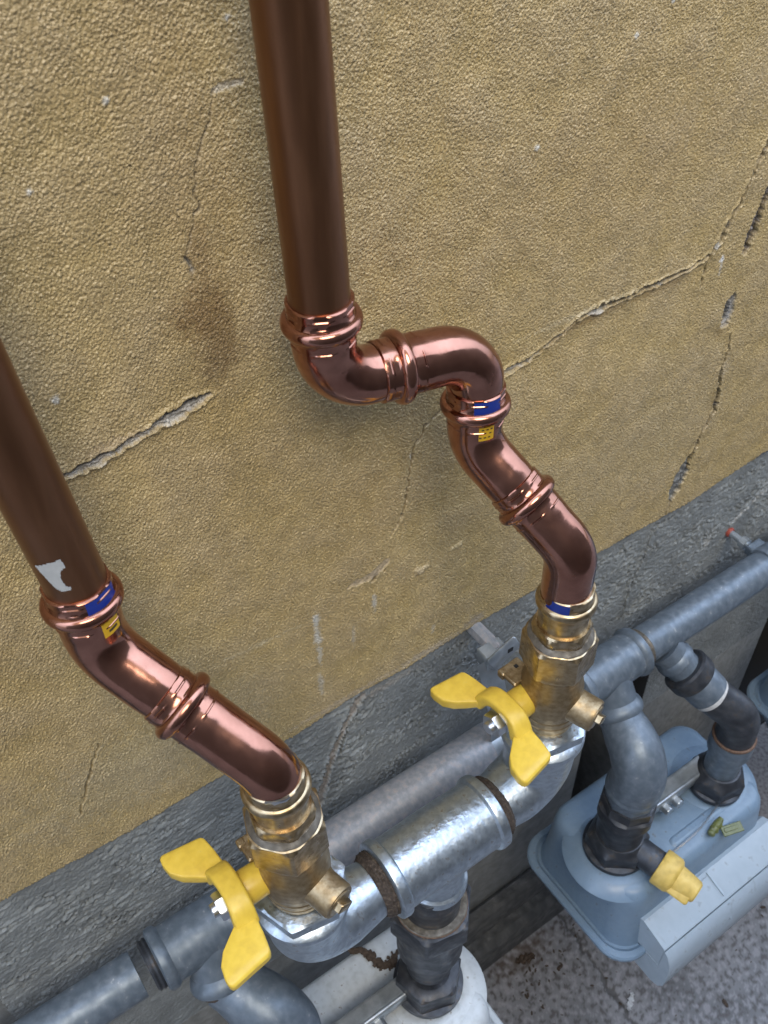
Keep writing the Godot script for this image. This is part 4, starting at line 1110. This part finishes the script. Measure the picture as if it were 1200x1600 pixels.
# ---------------------------------------------------------------- meters
func build_meter(cx: float, paint: String, called_label: String) -> Node3D:
	var at := Vector3(cx, 200, 138)
	var o := thing("gas_meter", at, called_label, "gas meter", "gas meters along the wall")
	var m: Material = mats[paint]
	var T := func(y: float) -> Transform3D: return Transform3D(Basis.IDENTITY, Vector3(cx + 4.5, y, 138))
	var mb := MB.new()
	loft(mb, [[0, 96, 52, 26, 0, 4], [6, 106, 58, 28, 0, 4], [50, 122, 74, 32, 0, 4], [86, 137.5, 89, 34, 0, 4]], T.call(291.0), 8)
	commit(mb, "lower_casing", m, o)
	mb = MB.new()
	var sh := 4.0
	loft(mb, [[374, 137.5, 88, 34, 0, sh], [376, 144.5, 95, 36, 0, sh], [379, 146.5, 97, 37, 0, sh], [383, 146.5, 97, 37, 0, sh], [385.5, 144.5, 95, 36, 0, sh], [386, 138.5, 89, 34, 0, sh], [383, 135.5, 86, 33, 0, sh]], T.call(0.0), 8)
	commit(mb, "flange", m, o)
	mb = MB.new()
	loft(mb, [[380, 133, 84, 32, 0, sh], [388, 131, 82, 31, 0, sh], [440, 126.5, 77, 30, 0, 2], [464, 125, 75.5, 30, 0, 1], [475, 123.5, 74, 29, 0, 0.5], [482, 120.5, 71, 27, 0, 0], [485.7, 116, 66.5, 24, 0, 0], [487.2, 109, 60, 20, 0, 0], [487.6, 60, 30, 12, 0, 0]], T.call(0.0), 8, 50.0)
	commit(mb, "upper_casing", m, o)
	for s in [-1.0, 1.0]:
		mb = MB.new()
		rod(mb, Vector3(cx + s * 81.0, 476, 148), Vector3(cx + s * 81.0, 900, 148), [[0.0, 64.0], [4.0, 60.0], [8.0, 54.0], [11.0, 48.5], [12.2, 44.0], [12.6, 39.0]], 56, 60.0)
		commit(mb, "boss", m, o)
	# pressed ridge along the top
	mb = MB.new()
	loft(mb, [[484, 66, 10, 9, 34, 47], [488.0, 63, 6, 5.5, 34, 46], [489, 58, 3, 2.5, 34, 45]], T.call(0.0), 5, 60.0)
	commit(mb, "ridge", m, o)
	# index housing on the front: cover and base with a seam
	mb = MB.new()
	var q := PackedVector2Array([Vector2(208, 384), Vector2(208, 428), Vector2(213, 436), Vector2(222, 440), Vector2(256, 429), Vector2(258.5, 427), Vector2(258.5, 384)])
	extrude(mb, q, Transform3D(Basis.IDENTITY, Vector3(cx - 98, 0, 0)), 226.0, 30.0)
	var box := commit(mb, "index_lid", mats["cover_plastic"], o)
	mb = MB.new()
	q = PackedVector2Array([Vector2(208, 336), Vector2(208, 383), Vector2(259, 383), Vector2(259, 424.5), Vector2(260, 426), Vector2(265, 422), Vector2(272, 406), Vector2(275, 380), Vector2(274, 352), Vector2(268, 340), Vector2(258, 336)])
	extrude(mb, q, Transform3D(Basis.IDENTITY, Vector3(cx - 98.6, 0, 0)), 227.2, 30.0)
	commit(mb, "index_front", mats["cover_plastic"], o)
	mb = MB.new()
	extrude(mb, PackedVector2Array([Vector2(224, 438), Vector2(224, 441.6), Vector2(254, 432), Vector2(254, 429)]), Transform3D(Basis.IDENTITY, Vector3(cx + 8, 0, 0)), 3.0)
	extrude(mb, PackedVector2Array([Vector2(262.5, 422), Vector2(263, 425.6), Vector2(274.4, 400), Vector2(270, 400)]), Transform3D(Basis.IDENTITY, Vector3(cx + 8, 0, 0)), 3.0)
	block(mb, Vector3(cx - 2, 439, 224), Vector3(8, 2.4, 3.5), 1.0)
	commit(mb, "clip", mats["cover_plastic"], box)
	# steel channel that ties the two connections, with its bolts
	mb = MB.new()
	block(mb, Vector3(cx + 6, 521, 138), Vector3(68, 2.6, 9), 2.0)
	rod(mb, Vector3(cx - 62, 520.4, 147), Vector3(cx + 74, 520.4, 147), [[0.0, 3.4], [136.0, 3.4]], 20)
	block(mb, Vector3(cx + 6, 513, 148.4), Vector3(68, 7.4, 1.7), 1.4)
	block(mb, Vector3(cx + 6, 515, 130), Vector3(68, 8, 1.8), 1.2)
	commit(mb, "tie_bar", mats["channel"], o)
	for dx in [-6.0, 12.0]:
		mb = MB.new()
		rod(mb, Vector3(cx + dx, 509, 149.5), Vector3(cx + dx, 511, 200), [[0.0, 8.6], [1.4, 8.6], [1.5, 7.0, 6, 6.0], [9.0, 7.0, 6, 6.0], [10.0, 6.0]], 36, 25.0, 0.3)
		commit(mb, "bolt", mats["channel"], o)
	return o


func build_meters() -> void:
	build_meter(608.0, "blue_grey_paint", "blue grey gas meter with yellow capped test point and green seal")
	build_meter(163.0, "pale_paint", "pale off-white gas meter under the shiny galvanised tee")
	build_meter(1042.0, "blue_grey_paint", "dark blue gas meter corner at the right edge of the picture")
	# dirt on the pale meter
	var mb := MB.new()
	here = Vector3(205, 488, 100)
	var line := [Vector3(194, 488.2, 66), Vector3(203, 488.4, 70), Vector3(209, 488.4, 79), Vector3(212, 488.4, 92), Vector3(217, 488.4, 102), Vector3(226, 488.4, 104), Vector3(234, 488.2, 98)]
	var rng := RandomNumberGenerator.new()
	rng.seed = 5
	for k in 260:                                 # a crooked heap of crumbs
		var u := rng.randf() * 5.99
		var w0 := lerpf(3.0, 6.5, smoothstep(1.0, 5.0, u))
		var q: Vector3 = line[int(u)].lerp(line[int(u) + 1], u - int(u)) + Vector3(rng.randfn(0, 0.38) * w0, 0, rng.randfn(0, 0.38) * w0)
		var h := rng.randf_range(0.8, 2.2)
		block(mb, q + Vector3(0, h * 0.3, 0), Vector3(h * rng.randf_range(0.7, 1.5), h * 0.7, h), h * 0.3, Basis(Vector3.UP, rng.randf() * TAU))
	var o := commit(mb, "dirt_trail", mats["leaf_dirt"], self)
	o.position = here * 0.001
	tag(o, "brown crooked streak of dirt on the pale meter", "dirt")
	# test point with a yellow cap on the right meter's inlet
	var base := Vector3(531, 511, 157)
	var t := thing("test_point", base, "test point with a faded yellow cap on the blue grey meter", "test point")
	var w := Vector3(0.27, -0.10, 0.95).normalized()
	mb = MB.new()
	rod(mb, base, base + w * 100.0, [[0.0, 14.5], [2.0, 17.0], [44.0, 17.0], [45.0, 16.0]], 40, 30.0)
	commit(mb, "neck", mats["iron"], t)
	mb = MB.new()
	rod(mb, base + w * 43.0, base + w * 133.0, [[0.0, 17.4], [0.4, 21.6], [2.0, 22.6], [19.0, 22.2], [22.0, 20.4], [24.0, 16.6], [42.0, 14.6], [49.0, 13.4], [51.0, 11.0]], 48, 35.0)
	commit(mb, "cap", mats["old_yellow"], t)
	mb = MB.new()
	var side := w.cross(Vector3.UP).normalized()
	var bs := Basis(side.cross(w), side, w)
	block(mb, base + w * 76.0 + side * 10.0, Vector3(5.4, 11.0, 14.0), 2.0, bs.rotated(w, 0.5))
	commit(mb, "grip", mats["old_yellow"], t)
	# wire and seal
	var s := thing("seal_tag", Vector3(657, 490, 186), "green plastic seal tag lying on the blue grey meter", "seal")
	mb = MB.new()
	var sa := Vector3(629, 493, 204)
	var sb := Vector3(655, 496, 198)
	rod(mb, sa, sb, [[-1.0, 2.6], [0.0, 4.4], [2.0, 5.0], [5.0, 4.2], [7.0, 5.6], [10.0, 5.8], [12.0, 4.8], [15.0, 5.8], [19.0, 5.6], [22.0, 4.0], [26.0, 3.4], [27.0, 1.6]], 12, 30.0, 0.0, Vector3(0.01, 0.02, 1), 0.5)
	commit(mb, "body", mats["seal_plastic"], s)
	mb = MB.new()
	block(mb, Vector3(657, 492, 214), Vector3(14, 0.9, 6.2), 0.7, Basis(Vector3.UP, -0.3) * Basis(Vector3.RIGHT, 0.25))
	block(mb, Vector3(655, 493.2, 213), Vector3(9, 0.8, 2.6), 0.5, Basis(Vector3.UP, -0.3) * Basis(Vector3.RIGHT, 0.25))
	commit(mb, "flag", mats["seal_plastic"], s)
	mb = MB.new()
	for k in 2:
		var pts := []
		for i in 25:
			var u := i / 24.0
			pts.append(Vector3(lerpf(572, 700, u), 491.0 + 1.4 * sin(u * 40.0 + k * PI) + 5.0 * sin(u * PI), lerpf(192, 182, u) + 1.2 * cos(u * 40.0 + k * PI) + 4.0 * sin(u * 5.0)))
		var rad := []
		rad.resize(23)
		rad.fill(1.0)
		var wt := Trail.new(pts, rad, Vector3(0, 1, 0))
		sweep(mb, wt, [[0.0, 0.45], [wt.total, 0.45]], 6, 3.0)
	commit(mb, "wire", mats["wire"], s)


func build_litter() -> void:
	var mm := MultiMesh.new()
	mm.transform_format = MultiMesh.TRANSFORM_3D
	var sm := SphereMesh.new()
	sm.radius = 0.5
	sm.height = 1.0
	sm.radial_segments = 7
	sm.rings = 4
	sm.material = mats["leaf_dirt"]
	mm.mesh = sm
	var rng := RandomNumberGenerator.new()
	rng.seed = 77
	mm.instance_count = 130
	for i in 130:
		var x := rng.randf_range(0.36, 0.95)
		var z := rng.randf_range(0.05, 0.42)
		if i < 45:
			x = 0.50 + rng.randfn(0.0, 0.05)
			z = 0.085 + absf(rng.randfn(0.0, 0.03))
		var k := rng.randf_range(0.001, 0.0034) * (2.2 if rng.randf() < 0.1 else 1.0)
		mm.set_instance_transform(i, Transform3D(Basis(Vector3.UP, rng.randf() * TAU).scaled_local(Vector3(k * 2.2, k * 0.45, k)), Vector3(x, 0.003 + k * 0.2, z)))
	var o := MultiMeshInstance3D.new()
	o.name = "litter"
	o.multimesh = mm
	o.set_meta("kind", "stuff")
	tag(o, "dark crumbs of dirt and leaf scattered on the paving", "litter")
	add_child(o)
	for e in [[594.0, 213.0, 15.0, 5.0, 0.55, "white_tape", "crumpled white scrap on the paving near the right meter", "scrap"], [503.0, 70.0, 17.0, 9.0, -0.3, "leaf_dirt", "dry brown leaf at the foot of the wall", "leaf"]]:
		var at := Vector3(e[0], 3.5, e[1])
		var t := thing("paper_scrap" if e[7] == "scrap" else "dry_leaf", at, e[6], e[7])
		var P := PackedVector3Array()
		var bs := Basis(Vector3.UP, e[4])
		for half in 2:
			for j in 7:
				for i in 11:
					var u := i / 5.0 - 1.0
					var v := j / 3.0 - 1.0
					var w := sqrt(maxf(0.0, 1.0 - u * u)) * (0.8 + 0.35 * sin(i * 2.3 + j))
					P.append(at + bs * Vector3(u * e[2], 1.6 + 1.5 * sin(i * 1.7 + j * 2.1) + (0.5 if half == 0 else 0.0), v * w * e[3]))
		var mb := MB.new()
		mb.grid(P.slice(0, 77), 11, 7, false, 40.0, true)
		mb.grid(P.slice(77), 11, 7, false, 40.0)
		commit(mb, "sheet", mats[e[5]], t)


func _ready() -> void:
	var cam := Camera3D.new()
	cam.name = "camera"
	cam.fov = rad_to_deg(2.0 * atan(800.0 / 1500.0))
	cam.near = 0.02
	cam.far = 60.0
	cam.transform = Transform3D(Basis(Vector3(0.8221407844, -0.0186653187, 0.5689781512), Vector3(0.4093544704, 0.7139484389, -0.5680726574), Vector3(-0.3956178056, 0.6999494499, 0.5946068613)).orthonormalized(), EYE)
	var lens := CameraAttributesPhysical.new()      # the small depth of field of a phone lens
	lens.frustum_focal_length = 22.5
	lens.exposure_aperture = 11.0
	lens.frustum_focus_distance = 0.72
	cam.attributes = lens
	cam.fov = rad_to_deg(2.0 * atan(800.0 / 1500.0))
	add_child(cam)
	cam.current = true
	var sky := Sky.new()
	var ps := ProceduralSkyMaterial.new()
	ps.sky_top_color = Color(0.80, 0.87, 0.98)
	ps.sky_horizon_color = Color(0.46, 0.49, 0.54)
	ps.sky_curve = 0.5
	ps.ground_bottom_color = Color(0.25, 0.24, 0.22)
	ps.ground_horizon_color = Color(0.6, 0.62, 0.64)
	ps.sun_angle_max = 1.0
	sky.sky_material = ps
	var env := Environment.new()
	env.background_mode = Environment.BG_SKY
	env.sky = sky
	env.background_energy_multiplier = 1.3
	env.tonemap_mode = Environment.TONE_MAPPER_LINEAR
	env.tonemap_exposure = 4.1
	env.sdfgi_enabled = true
	env.ssao_enabled = true
	env.ssil_enabled = true
	var we := WorldEnvironment.new()
	we.environment = env
	we.name = "environment"
	add_child(we)
	var sun := DirectionalLight3D.new()
	sun.name = "daylight"
	sun.light_energy = 0.2
	sun.light_angular_distance = 30.0
	sun.light_color = Color(1.0, 0.96, 0.9)
	sun.shadow_enabled = true
	add_child(sun)
	sun.look_at_from_position(Vector3(-0.6, 2.34, 1.8), Vector3(0, 0, 0))

	make_materials()
	build_wall()
	build_ground()
	build_surroundings()
	build_header()
	build_brackets()
	build_manifold()
	build_copper()
	build_valves()
	build_meters()
	build_litter()
